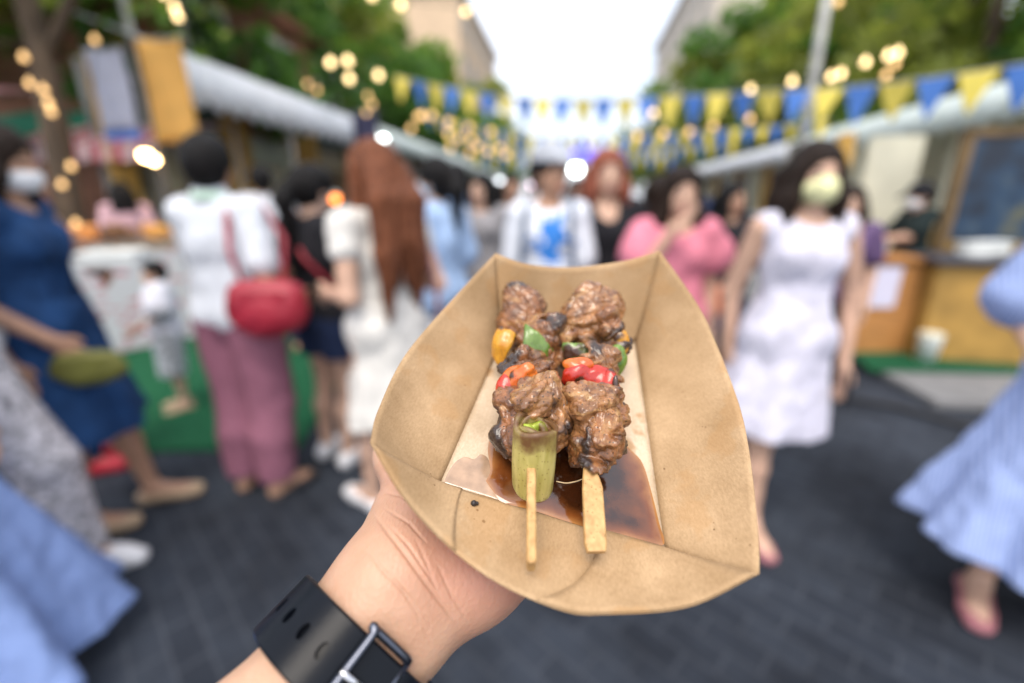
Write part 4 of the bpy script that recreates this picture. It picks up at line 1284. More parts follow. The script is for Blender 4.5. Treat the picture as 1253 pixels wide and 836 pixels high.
# ponytail light blue
person('woman with a black ponytail and pale mask in a light blue shirt', -.42, 2.62, 62, 1.63, dict(hyaw=10), [dict(k='top', m=C_LBLUE, sl=.8, f=.035, hem=.8, fl=.03), dict(k='trousers', m=C_NAVY), dict(k='mask', m=W_BLU), dict(k='shoes', m=S_WHITE, h=.05)], ('pony', HB, .3), SKIN, seed=10)
person('man in a mid-blue shirt seen from behind, next right of the black ponytail', -.45, 3.95, 20, 1.69, dict(), [dict(k='top', m=C_BLUE, sl=.7, f=.03), dict(k='trousers', m=C_BLACK), dict(k='shoes', m=S_DARK)], ('short', HB), SKIN_T, False, seed=11, vox=.011)
person('person in a cream top far behind, left of the white cap', -.17, 5.5, 10, 1.60, dict(), [dict(k='top', m=C_CREAM, sl=.8, f=.03), dict(k='trousers', m=C_NAVY)], ('bob', HB, .2), SKIN, seed=12, vox=.014)
# cap man
pM = person('man in a white cap and a white tee with a blue print', .185, 2.34, 172, 1.66, dict(hyaw=38, shoR=(.145, -.01, 1.34), shoL=(-.145, -.01, 1.34), elbR=(.175, -.03, 1.08), elbL=(-.175, -.03, 1.08), wriR=(.17, .05, .85), wriL=(-.17, .05, .85)), [dict(k='top', m=TEE_BLUE, sl=.8, f=.014, fl=.018, nk=.09), dict(k='trousers', m=C_NAVY), dict(k='cap', m=cloth('cap_grey', (.36, .38, .42))), dict(k='shoes', m=S_WHITE)], ('short', HB), SKIN_T, False, seed=13, vox=.0085)
person('woman with copper-red hair in a black V-neck top beside the white cap', .50, 2.55, 183, 1.665, dict(), [dict(k='top', m=C_BLACK, sl=.7, f=.022, nk=.075, nd=.16, ny=.075), dict(k='trousers', m=C_BLACK), dict(k='shoes', m=S_DARK)], ('bob', HRR, .25), SKIN, seed=14, vox=.0085)
pO = person('dark-haired woman in a puff-sleeved pink blouse with her hand at her mouth', .77, 2.2, 176, 1.56, dict(elbR=(.20, .09, 1.10), wriR=(.06, .17, 1.37), hyaw=4, hpit=-4), [dict(k='top', m=C_PINK, sl=.5, f=.02, puff=.64, nk=.10, nd=.11, ny=.06, hem=.86), dict(k='trousers', m=C_NAVY), dict(k='shoes', m=S_WHITE)], ('long', HD, .32), SKIN, seed=15, vox=.0085)
person('dark-haired woman in black behind the pink blouse and the white dress', 1.52, 3.3, 170, 1.53, dict(hyaw=25, **ARM_FWD), [dict(k='top', m=C_BLACK, sl=1.2, f=.022), dict(k='skirt', m=C_NAVY, sk=(.98, .55, .15, .2)), dict(k='shoes', m=S_DARK)], ('long', HB, .36), SKIN_T, seed=16)
# white dress, yellow mask
pQ = person('woman in a sleeveless white dress and yellow face mask walking toward the food', 1.11, 1.78, 181, 1.615,
    dict(shoL=(-.17, -.01, 1.345), elbL=(-.265, -.03, 1.07), wriL=(-.245, .03, .80), elbR=(.205, -.10, 1.08), wriR=(.19, -.08, .84), ankleL=(-.05, -.30, .14), kneeL=(-.07, -.03, .48), toeL=(-.05, -.22, .03), ankleR=(.06, .08, .075), toeR=(.07, .24, .03), kneeR=(.075, .07, .48), hyaw=-4),
    [dict(k='dress', m=C_LILAC, sk=(1.03, .50, .135, .27, 6, .11), f=.014, hem=.3, nk=.095, nd=.095, sway=(.03, -.05)), dict(k='mask', m=W_YEL), dict(k='shoes', m=S_ROSE, h=.008, sandal=1)], ('bob', HD, .24), SKIN, seed=17, vox=.0085)
person('brown-haired woman half hidden behind the woman in the yellow mask', 2.12, 3.0, 150, 1.5, dict(), [dict(k='top', m=PLUM, sl=.6, f=.02), dict(k='trousers', m=C_BLACK)], ('bob', HD, .22), SKIN, seed=18)
pS = person('stall vendor in a black tee and cap reaching over the orange-brown counter', 3.78, 4.42, 78, 1.56, dict(elbL=(-.20, .14, 1.16), wriL=(-.14, .36, 1.12), elbR=(.20, .12, 1.13), wriR=(.12, .33, 1.06), hpit=-14), [dict(k='top', m=cloth('black_green', (.012, .02, .02)), sl=.7, f=.026), dict(k='trousers', m=C_BLACK), dict(k='cap', m=C_BLACK), dict(k='mask', m=W_WHT)], ('short', HB), SKIN, False, seed=19, vox=.011)
# right blue dress
pT = person('passer-by cut off by the right edge in a wide pale blue checked dress', 1.87, 1.31, 150, 1.66,
    dict(elbL=(-.24, -.06, 1.06), wriL=(-.22, .06, .84), elbR=(.26, -.03, 1.07), wriR=(.20, .10, .92), ankleR=(.15, .04, .075), toeR=(.18, .19, .03), ankleL=(-.10, -.02, .075), toeL=(-.12, .14, .03)),
    [dict(k='dress', m=STRB2, sk=(1.06, .27, .15, .39, 9, .07), f=.03, sl=.85, fl=.04, hem=.1), dict(k='shoes', m=S_ROSE, h=.012, f=.012)], ('long', HD, .35), SKIN, seed=20, vox=.008)

# people under the pink canopy and deeper in the street
far = [
 ('shopper in a pale pink top under the striped canopy', -4.3, 5.3, 40, 1.60, cloth('palepink', (.60, .38, .42)), HB, 'bob'),
 ('shopper in a dark top left of the striped canopy pole', -5.1, 5.0, -30, 1.62, C_NAVY, HB, 'short'),
 ('shopper in a white top at the far end of the serving table', -3.9, 5.9, 60, 1.58, C_WHITE, HD, 'bob'),
 ('cook in a grey apron top behind the serving table', -5.4, 4.3, -80, 1.66, cloth('grey', (.25, .24, .25)), HB, 'short'),
 ('person in dark blue far behind the ponytail', -.95, 5.4, -10, 1.64, C_NAVY, HB, 'short'),
 ('person in grey deep in the crowd left of the white cap', -.05, 7.6, 180, 1.62, cloth('grey', (.25, .24, .25)), HD, 'bob'),
 ('person in black deep in the crowd just right of the white cap', .62, 4.6, 175, 1.60, C_BLACK, HB, 'bob'),
 ('dark-haired person deep in the crowd between the red hair and the pink blouse', .95, 4.4, 190, 1.58, C_BLACK, HB, 'long'),
 ('person in a pink top far down the middle of the street', .38, 9.5, 170, 1.64, C_PINK, HB, 'short'),
 ('person in a white top far down the street behind the pink blouse', 1.6, 7.2, 185, 1.6, C_WHITE, HB, 'bob'),
 ('person in navy far down the street by the right stalls', 2.7, 7.9, 200, 1.65, C_NAVY, HB, 'short'),
 ('person in mid blue far down the street near the left awnings', -1.9, 8.0, 15, 1.66, C_BLUE, HB, 'short'),
 ('person in dark clothes by the far left shops', -2.9, 7.6, 70, 1.62, C_BLACK, HB, 'bob'),
 ('person in cream far down the street on the left', -.9, 10.5, 0, 1.63, C_CREAM, HD, 'bob'),
 ('person in black far down the street on the right', 2.1, 11.5, 180, 1.66, C_BLACK, HB, 'short'),
 ('person in sage green at the far right stalls', 3.4, 9.6, 120, 1.6, cloth('sage', (.25, .32, .24)), HB, 'bob'),
 ('person in a grey top just left of the white cap, half a street behind', -.22, 3.5, 170, 1.60, cloth('grey', (.25, .24, .25)), HB, 'bob'),
 ('person in black close behind the white cap on the left', .0, 4.3, 185, 1.64, C_BLACK, HB, 'short'),
 ('person in sage close behind the red-haired woman', .66, 3.6, 175, 1.63, cloth('sage', (.25, .32, .24)), HB, 'short'),
 ('person in white between the pink blouse and the black-clad woman', 1.22, 4.0, 180, 1.60, C_WHITE, HD, 'bob'),
 ('person in navy behind the black-clad woman on the right', 1.75, 4.6, 190, 1.66, C_NAVY, HB, 'short'),
 ('person in a dark top behind the black ponytail', -.72, 3.3, 10, 1.60, C_BLACK, HB, 'bob'),
 ('person in grey left of the mid-blue shirt', -1.15, 3.9, 0, 1.62, cloth('slate', (.12, .14, .18)), HB, 'short'),
 ('person in light blue farthest down the street', .9, 14, 175, 1.66, C_LBLUE, HB, 'short'),
]
for i, (l, X, Y, hd, H, cm, hm, st) in enumerate(far):
    person(l, X, Y, hd, H, dict(hyaw=(-20, 0, 15, 30)[i % 4]), [dict(k='top', m=cm, sl=(.6, .8, 1.7)[i % 3], f=.026), dict(k='trousers', m=(C_NAVY, C_BLACK)[i % 2])], (st, hm, .24), (SKIN, SKIN_T)[i % 2], st == 'bob', .017, 30 + i, 'people farther down the market street')

# ---------------------------------------------------------------- carried things
def blob_bag(name, label, cat, W3, rz, dims, m, strap=None, strapm=None, flap=True, vox=.006):
    t = thing(name, label, cat, tuple(W3), rz)
    d = np.array(dims)
    F = Field(-d - .03, d + .03, vox)
    F.ell((0, 0, -d[2] * .15), d * np.array((1, 1, .85)), 0); F.cone((-d[0] * .6, 0, d[2] * .45), (d[0] * .6, 0, d[2] * .45), d[1] * .5, None, d[2] * .5)
    P, f = F.mesh()
    P = P + fbm(P, 22, 4, 2)[:, None] * .004
    link_mesh('bag_body', P, f, m, t)
    if flap:
        c = MB(); c.box((0, -d[1] * .8, d[2] * .32), (d[0] * 1.1, .012, d[2] * .5), bev=.004); c.build('flap', m, t)
    if strap is not None:
        c = MB(); c.tube([np.array(p) for p in strap], .011, 8); c.build('strap', strapm or m, t, smooth=True)
    return t
def loc_of(pt, W3, rz):
    M = Matrix.Translation(tuple(W3)) @ Matrix.Rotation(rz, 4, 'Z')
    return np.array(M.inverted() @ Vector(tuple(map(float, pt))))
RED = mat('leather_red', (.30, .014, .03), .45, .2, 6, .3, 60)
b, J, _, s = pF
bw = to_world(b, (.30, -.13, 1.0)); rz = b.rotation_euler.z + R(22)
st = [loc_of(to_world(b, q), bw, rz) for q in ((.35, -.08, 1.09), (.30, .02, 1.26), (.185, .055, 1.39), (.14, .0, 1.43), (.135, -.085, 1.37), (.18, -.15, 1.22), (.23, -.16, 1.08))]
blob_bag('handbag', 'slouchy red handbag hanging from the shoulder of the person in the white polo', 'handbag', bw, rz, (.16, .085, .13), RED, st)
b, J, _, s = pA
blob_bag('clutch_bag', 'small olive clutch held by the woman in the denim dress', 'bag', to_world(b, (.20, .20, .80)), b.rotation_euler.z + R(90), (.13, .035, .075), mat('leather_olive', (.12, .12, .02), .6, .2, 8))
b, J, _, s = pI
bw = to_world(b, (.22, -.03, .80)); rz = b.rotation_euler.z + R(80)
st = [loc_of(to_world(b, q), bw, rz) for q in ((.20, .05, .86), (.17, .09, 1.05), (.15, .09, 1.28), (.145, .02, 1.42), (.16, -.08, 1.30), (.18, -.12, 1.05), (.22, -.09, .86))]
blob_bag('shoulder_bag', 'white shoulder bag on a dusty pink strap carried by the long-haired woman', 'bag', bw, rz, (.13, .06, .12), C_WHITE, st, mat('strap_pink', (.42, .20, .20), .6))
# white takeaway box in the denim woman's hand
b, J, _, s = pA
p = to_world(b, (-.0, .29, 1.16))
t = thing('takeaway_box', 'white takeaway box held out by the woman in the denim dress', 'box', tuple(p), b.rotation_euler.z)
m = MB(); m.box((0, 0, .02), (.17, .2, .04), bev=.012); m.build('tray', PK, t)
m = MB(); m.box((0, 0, .052), (.175, .205, .022), bev=.009); m.build('lid', PK, t)
# phone of the white-dress woman
b, J, _, s = pQ
p = to_world(b, J['wriL'] + np.array((.02, .075, -.09)))
t = thing('phone', 'black phone in the hand of the woman in the white dress', 'phone', tuple(p), b.rotation_euler.z + R(60))
m = MB(); m.box((0, 0, 0), (.072, .009, .15), bev=.004); m.build('case', mat('phone_black', (.012, .012, .014), .25), t)
m = MB(); m.box((0, -.0056, 0), (.064, .002, .14), bev=.0008); m.build('screen', GLASSD, t)
# backpack of the cap man
b, J, _, s = pM
SLATE = mat('strap_slate', (.05, .085, .15), .7, .1, 10)
t = thing('backpack', 'dark slate backpack on the man in the white cap', 'backpack', tuple(to_world(b, (0, -.16, 1.15))), b.rotation_euler.z)
m = MB(); m.box((0, -.06, 0), (.29, .15, .42), bev=.05); m.build('pack', SLATE, t, smooth=True)
m = MB(); m.box((0, -.15, -.07), (.22, .05, .2), bev=.02); m.build('pocket', SLATE, t, smooth=True)
for sx in (-1, 1):
    m = MB(); pts = [(sx * .10, -.0, .15), (sx * .105, .07, .262), (sx * .108, .175, .262), (sx * .112, .268, .17), (sx * .12, .286, .05), (sx * .14, .25, -.07), (sx * .18, .12, -.14), (sx * .13, -.0, -.16)]
    m.tube(catmull(pts, 5), .012, 8); m.build('strap', SLATE, t, smooth=True)
# light blue hat-like pack and white sheet held by the dark-haired woman
b, J, _, s = pH
p = to_world(b, (.02, .28, 1.20))
t = thing('drink_pouch', 'pale blue pouch held up by the dark-haired woman in black', 'pouch', tuple(p), b.rotation_euler.z)
F = Field((-.12, -.09, -.14), (.12, .09, .14), .006); F.ell((0, 0, -.01), (.10, .06, .105), 0); F.cone((-.05, 0, .085), (.05, 0, .085), .02, None, .04)
P, f = F.mesh(); link_mesh('pouch', P, f, mat('pack_skyblue', (.25, .55, .72), .5, .15, 10), t)
m = MB(); m.tube([(0, 0, .1), (.01, 0, .17)], .004, 6); m.build('straw', PK, t, smooth=True)
p = to_world(b, (.12, .27, 1.09))
m = MB(); m.box(tuple(p), (.17, .012, .1), b.rotation_euler.z + R(40), .003)
tag(m.build('leaflet', mat('paper_lilac', (.62, .60, .74)), origin=tuple(p)), 'white leaflet in the hands of the dark-haired woman in black', 'leaflet')
b, J, _, s = pH
bw = to_world(b, (.17, .06, .93)); rz = b.rotation_euler.z
st = [loc_of(to_world(b, q), bw, rz) for q in ((.20, .11, 1.0), (.05, .13, 1.2), (-.08, .10, 1.31), (-.115, .0, 1.35), (-.06, -.10, 1.28), (.08, -.125, 1.15), (.2, -.06, 1.0))]
blob_bag('shoulder_bag', 'dark red crossbody bag of the dark-haired woman in black', 'bag', bw, rz, (.10, .05, .08), mat('leather_wine', (.16, .012, .02), .5), st, RED)
# orange bag by the white dress
p = Wd(1.16, 2.75)
bw = np.array((p[0], p[1], .82))
blob_bag('tote_bag', 'bright orange bag between the pink blouse and the white dress', 'bag', bw, R(10), (.13, .06, .15), mat('bag_orange', (.62, .13, .03), .7, .15, 8), [(-.07, 0, .1), (-.05, 0, .25), (.05, 0, .25), (.07, 0, .1)])
# CHUNK4
# ================================================================== PAPER TRAY (measured in view millimetres, then placed)
def zk(z): return 185 + (z - 185) * .65
def M3(px, py, z): return mm(px, py, zk(z))
bFL, bFR, bBR, bBL = M3(538.7, 591.8, 150), M3(813, 671, 145), M3(777, 419, 258), M3(614, 420, 258)
rimR = catmull([M3(*q) for q in ((807, 307, 246), (835, 345, 236), (862, 388, 225), (899, 479, 187), (916, 548, 155), (928, 657, 120), (929, 702, 108))], 10)
rimL = catmull([M3(*q) for q in ((606.5, 310, 246), (555, 365, 226), (497, 433, 190), (463, 502, 145), (453.5, 542, 115))], 12)
rimF = catmull([M3(*q) for q in ((453.5, 542, 115), (492, 607, 111), (549, 669, 108), (612, 715, 105), (690, 748, 104), (738, 752, 105), (842, 743, 107), (929, 702, 108))], 10)
rimB = catmull([M3(*q) for q in ((606.5, 310, 246), (645, 323, 250), (698, 327, 252), (760, 320, 250), (807, 307, 246))], 12)

def even(P, n):
    P = np.asarray(P); d = np.r_[0, np.cumsum(np.linalg.norm(np.diff(P, axis=0), axis=1))]
    s_ = np.linspace(0, d[-1], n)
    return np.stack([np.interp(s_, d, P[:, i]) for i in range(3)], 1)

TC = cam2w(np.mean([bFL, bFR, bBR, bBL], 0))[0]
def kraft(name, c1, c2, coat=0.0, rough=.75, stain=.0):
    m, t, p = _nodes(name)
    N, L = t.nodes.new, t.links.new
    tc = N('ShaderNodeTexCoord')
    n1 = N('ShaderNodeTexNoise'); n1.inputs['Scale'].default_value = 1300; n1.inputs['Detail'].default_value = 6; n1.inputs['Roughness'].default_value = .7
    mp = N('ShaderNodeMapping'); mp.inputs['Scale'].default_value = (1, .45, 1); mp.inputs['Rotation'].default_value = (.3, .2, .5)
    L(tc.outputs['Object'], mp.inputs[0]); L(mp.outputs[0], n1.inputs['Vector'])
    cr = N('ShaderNodeValToRGB'); e = cr.color_ramp.elements
    e[0].position = .25; e[0].color = (*[c * .85 for c in c1], 1); e[1].position = .70; e[1].color = (*c2, 1)
    L(n1.outputs[0], cr.inputs[0])
    n2 = N('ShaderNodeTexNoise'); n2.inputs['Scale'].default_value = 38; n2.inputs['Detail'].default_value = 5
    L(tc.outputs['Object'], n2.inputs['Vector'])
    c2_ = N('ShaderNodeValToRGB'); c2_.color_ramp.elements[0].position = .36; c2_.color_ramp.elements[0].color = (.72, .67, .58, 1)
    c2_.color_ramp.elements[1].position = .62; c2_.color_ramp.elements[1].color = (1.06, 1.05, 1.04, 1)
    L(n2.outputs[0], c2_.inputs[0])
    mx = N('ShaderNodeMix'); mx.data_type = 'RGBA'; mx.blend_type = 'MULTIPLY'; mx.inputs[0].default_value = .8
    L(cr.outputs[0], mx.inputs[6]); L(c2_.outputs[0], mx.inputs[7])
    # fat spots and specks
    v = N('ShaderNodeTexVoronoi'); v.inputs['Scale'].default_value = 330; v.inputs['Randomness'].default_value = 1
    L(tc.outputs['Object'], v.inputs['Vector'])
    n3 = N('ShaderNodeTexNoise'); n3.inputs['Scale'].default_value = 60
    L(tc.outputs['Object'], n3.inputs['Vector'])
    sb = N('ShaderNodeMath'); sb.operation = 'SUBTRACT'; L(n3.outputs[0], sb.inputs[0]); L(v.outputs['Distance'], sb.inputs[1])
    gt = N('ShaderNodeValToRGB'); gt.color_ramp.elements[0].position = .53; gt.color_ramp.elements[0].color = (0, 0, 0, 1); gt.color_ramp.elements[1].position = .60; gt.color_ramp.elements[1].color = (1, 1, 1, 1)
    L(sb.outputs[0], gt.inputs[0])
    m2 = N('ShaderNodeMix'); m2.data_type = 'RGBA'
    fac = N('ShaderNodeMath'); fac.operation = 'MULTIPLY'; fac.inputs[1].default_value = .75; L(gt.outputs[0], fac.inputs[0])
    L(fac.outputs[0], m2.inputs[0]); L(mx.outputs[2], m2.inputs[6]); m2.inputs[7].default_value = (.10, .045, .015, 1)
    out = m2.outputs[2]
    if stain:
        n4 = N('ShaderNodeTexNoise'); n4.inputs['Scale'].default_value = 45; n4.inputs['Detail'].default_value = 4
        L(tc.outputs['Object'], n4.inputs['Vector'])
        g4 = N('ShaderNodeValToRGB'); g4.color_ramp.elements[0].position = .56; g4.color_ramp.elements[0].color = (0, 0, 0, 1); g4.color_ramp.elements[1].position = .61; g4.color_ramp.elements[1].color = (stain, stain, stain, 1)
        L(n4.outputs[0], g4.inputs[0])
        m4 = N('ShaderNodeMix'); m4.data_type = 'RGBA'; L(g4.outputs[0], m4.inputs[0]); L(out, m4.inputs[6]); m4.inputs[7].default_value = (.36, .19, .065, 1)
        out = m4.outputs[2]
    L(out, p.inputs['Base Color'])
    p.inputs['Roughness'].default_value = rough; p.inputs['Specular IOR Level'].default_value = .3
    p.inputs['Coat Weight'].default_value = coat; p.inputs['Coat Roughness'].default_value = .28
    b = N('ShaderNodeBump'); b.inputs['Strength'].default_value = .22; b.inputs['Distance'].default_value = .0006
    L(n1.outputs[0], b.inputs['Height']); L(b.outputs[0], p.inputs['Normal'])
    return m
KRAFT = kraft('kraft_paper', (.385, .255, .137), (.475, .325, .185), stain=.3)
KRAFTB = kraft('kraft_pale_sheen', (.55, .42, .28), (.65, .52, .38), .55, .55, .8)  # floor colour lightened to carry the sky sheen on the greasy paper

tray = thing('paper_tray', 'open brown kraft paper tray with two meat skewers, held over the street', 'food tray', TC)
def wall_grid(P, Q, nb, bow):
    """sheet from fold edge P to rim Q"""
    n = len(P); V = []; u_ = np.linspace(0, 1, n)[:, None]
    for j in range(nb + 1):
        f = j / nb
        V.append(P * (1 - f) + Q * f + bow * math.sin(math.pi * f) * np.sqrt(np.clip(4 * u_ * (1 - u_), 0, 1)))
    return np.array(V).reshape(-1, 3), np.array([(j * n + i, j * n + i + 1, (j + 1) * n + i + 1, (j + 1) * n + i) for j in range(nb) for i in range(n - 1)])
NU = 40
eF = np.linspace(bFL, bFR, NU); eB = np.linspace(bBL, bBR, NU); eL = np.linspace(bBL, bFL, NU); eR = np.linspace(bBR, bFR, NU)
def sheet(name, P, Q, bow, m=KRAFT, thick=.00045):
    V, F = wall_grid(P, even(Q, NU), 14, bow)
    W = cam2w(V) - TC
    o = link_mesh(name, W, F, m, tray)
    s_ = o.modifiers.new('thickness', 'SOLIDIFY'); s_.thickness = thick; s_.offset = 0
    return V.reshape(15, NU, 3)
wF = sheet('end_panel', eF, rimF, np.array((0, -2.6, 1.0)))
sheet('end_panel', eB, rimB, np.array((0, -1.0, 2.6)))
wL = sheet('side_panel', eL, rimL, np.array((-3.0, -2.6, .6)))
wR = sheet('side_panel', eR, rimR, np.array((3.0, -2.2, .6)))
# base
def base_pt(a, b):
    return (bFL * (1 - a) + bFR * a) * (1 - b) + (bBL * (1 - a) + bBR * a) * b
def base_at(px, py):
    """point of the tray floor seen at a measured pixel"""
    a, b = .5, .4
    for _ in range(25):
        p = base_pt(a, b); e = 1e-4
        f = lambda q: np.array((626.5 + 560 * q[0] / q[2] - px, 418 - 560 * q[1] / q[2] - py))
        f0 = f(p); Jm = np.stack([(f(base_pt(a + e, b)) - f0) / e, (f(base_pt(a, b + e)) - f0) / e], 1)
        d = np.linalg.solve(Jm, -f0); a += np.clip(d[0], -.5, .5); b += np.clip(d[1], -.5, .5)
    return base_pt(a, b)
BN = np.array((.06, .766, -.64)); BN /= np.linalg.norm(BN)
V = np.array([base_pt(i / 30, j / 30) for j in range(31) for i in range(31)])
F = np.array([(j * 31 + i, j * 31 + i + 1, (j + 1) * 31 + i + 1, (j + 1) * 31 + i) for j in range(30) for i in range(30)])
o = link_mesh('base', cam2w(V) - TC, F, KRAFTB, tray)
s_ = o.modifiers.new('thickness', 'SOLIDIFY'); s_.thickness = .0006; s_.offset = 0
# glued corner flaps lying on the front panel
def flap(a0, a1, a0t, a1t, bmax, seed):
    nn, nb = 16, 12; V = []
    for j in range(nb + 1):
        b = j / nb * bmax
        for i in range(nn + 1):
            l = a0 + (a0t - a0) * (j / nb) ** 1.3; r_ = a1 + (a1t - a1) * j / nb
            a = l + (r_ - l) * i / nn
            x, y = a * (NU - 1), b * 14
            i0, j0 = min(int(x), NU - 2), min(int(y), 13); fx, fy = x - i0, y - j0
            p = (wF[j0, i0] * (1 - fx) + wF[j0, i0 + 1] * fx) * (1 - fy) + (wF[j0 + 1, i0] * (1 - fx) + wF[j0 + 1, i0 + 1] * fx) * fy
            V.append(p + np.array((0, .75, -.75)) * .75)
    F = np.array([(j * (nn + 1) + i, j * (nn + 1) + i + 1, (j + 1) * (nn + 1) + i + 1, (j + 1) * (nn + 1) + i) for j in range(nb) for i in range(nn)])
    o = link_mesh('corner_flap', cam2w(V) - TC, F, KRAFT, tray)
    s_ = o.modifiers.new('thickness', 'SOLIDIFY'); s_.thickness = .0006; s_.offset = 0
flap(.72, .995, .50, .99, .985, 1)
flap(.005, .10, .01, .30, .985, 2)

# ------------------------------------------------------------------ sauce
def sauce_mat():
    m, t, p = _nodes('sauce_brown')
    N, L = t.nodes.new, t.links.new
    tc = N('ShaderNodeTexCoord')
    nz = N('ShaderNodeTexNoise'); nz.inputs['Scale'].default_value = 120; nz.inputs['Detail'].default_value = 5
    L(tc.outputs['Object'], nz.inputs['Vector'])
    cr = N('ShaderNodeValToRGB'); e = cr.color_ramp.elements
    e[0].position = .30; e[0].color = (.028, .008, .0026, 1); e[1].position = .95; e[1].color = (.34, .15, .045, 1)
    x = e.new(.6); x.color = (.15, .044, .010, 1)
    at = N('ShaderNodeAttribute'); at.attribute_name = 'thin'
    ad = N('ShaderNodeMath'); ad.operation = 'MULTIPLY_ADD'; ad.inputs[1].default_value = .55; ad.inputs[2].default_value = 0
    L(nz.outputs[0], ad.inputs[0]); a2 = N('ShaderNodeMath'); a2.operation = 'ADD'; L(ad.outputs[0], a2.inputs[0]); L(at.outputs['Fac'], a2.inputs[1])
    L(a2.outputs[0], cr.inputs[0]); L(cr.outputs[0], p.inputs['Base Color'])
    p.inputs['Roughness'].default_value = .08; p.inputs['Specular IOR Level'].default_value = .6
    p.inputs['Coat Weight'].default_value = .6; p.inputs['Coat Roughness'].default_value = .04
    n2 = N('ShaderNodeTexNoise'); n2.inputs['Scale'].default_value = 260; n2.inputs['Detail'].default_value = 3
    L(tc.outputs['Object'], n2.inputs['Vector'])
    b = N('ShaderNodeBump'); b.inputs['Strength'].default_value = .12; b.inputs['Distance'].default_value = .0006
    L(n2.outputs[0], b.inputs['Height']); L(b.outputs[0], p.inputs['Normal'])
    return m
SAUCE = sauce_mat()
def puddle(name, poly, h, m, parent=None, edge=.9):
    """irregular pool: px outline on the tray floor, domed edge, real thickness"""
    P = catmull([np.array((x, y, 0.)) for x, y in poly + poly[:1]], 5)[:-1, :2]
    c = P.mean(0); V = []; n = len(P)
    rings = (1.0, .975, .94, .88, .8, .68, .5, .25, .02)
    hs = (.04, .4, .7, .9, 1, 1, 1, 1, 1)
    th_ = (.70, .58, .46, .34, .24, .14, .06, .02, .0)
    for k, r in enumerate(rings):
        for q in P:
            z = c + (q - c) * r
            V.append(base_at(z[0], z[1]) + BN * (.42 + h * hs[k]))
    F = [(k * n + i, k * n + (i + 1) % n, (k + 1) * n + (i + 1) % n, (k + 1) * n + i) for k in range(len(rings) - 1) for i in range(n)]
    F.append(tuple((len(rings) - 1) * n + i for i in range(n)))
    W = cam2w(V) - TC
    o = link_mesh(name, W, F, m, None, TC)
    a = o.data.attributes.new('thin', 'FLOAT', 'POINT'); a.data.foreach_set('value', np.repeat(np.array(th_, np.float32), n))
    return o
o = puddle('sauce', [(592, 590), (599, 575), (597, 548), (606, 528), (640, 520), (690, 505), (738, 520), (772, 552), (786, 568), (796, 600), (806, 640), (811, 668), (770, 660), (737, 652), (690, 638), (650, 625), (612, 614)], .7, SAUCE)
tag(o, 'glossy dark brown sauce pooled on the floor of the paper tray', 'sauce')
FILM = mat('sauce_film', (.38, .25, .16), .14, .25, 160, .15, 300, .6, coat=.7, bdist=.0005)
o = puddle('sauce_film', [(543, 591), (549, 578), (558, 566), (569, 560), (580, 563), (588, 557), (597, 562), (601, 578), (599, 594), (612, 612), (596, 608), (580, 603), (560, 597)], .25, FILM)
tag(o, 'thin greasy film of sauce in the front left corner of the tray floor', 'sauce')

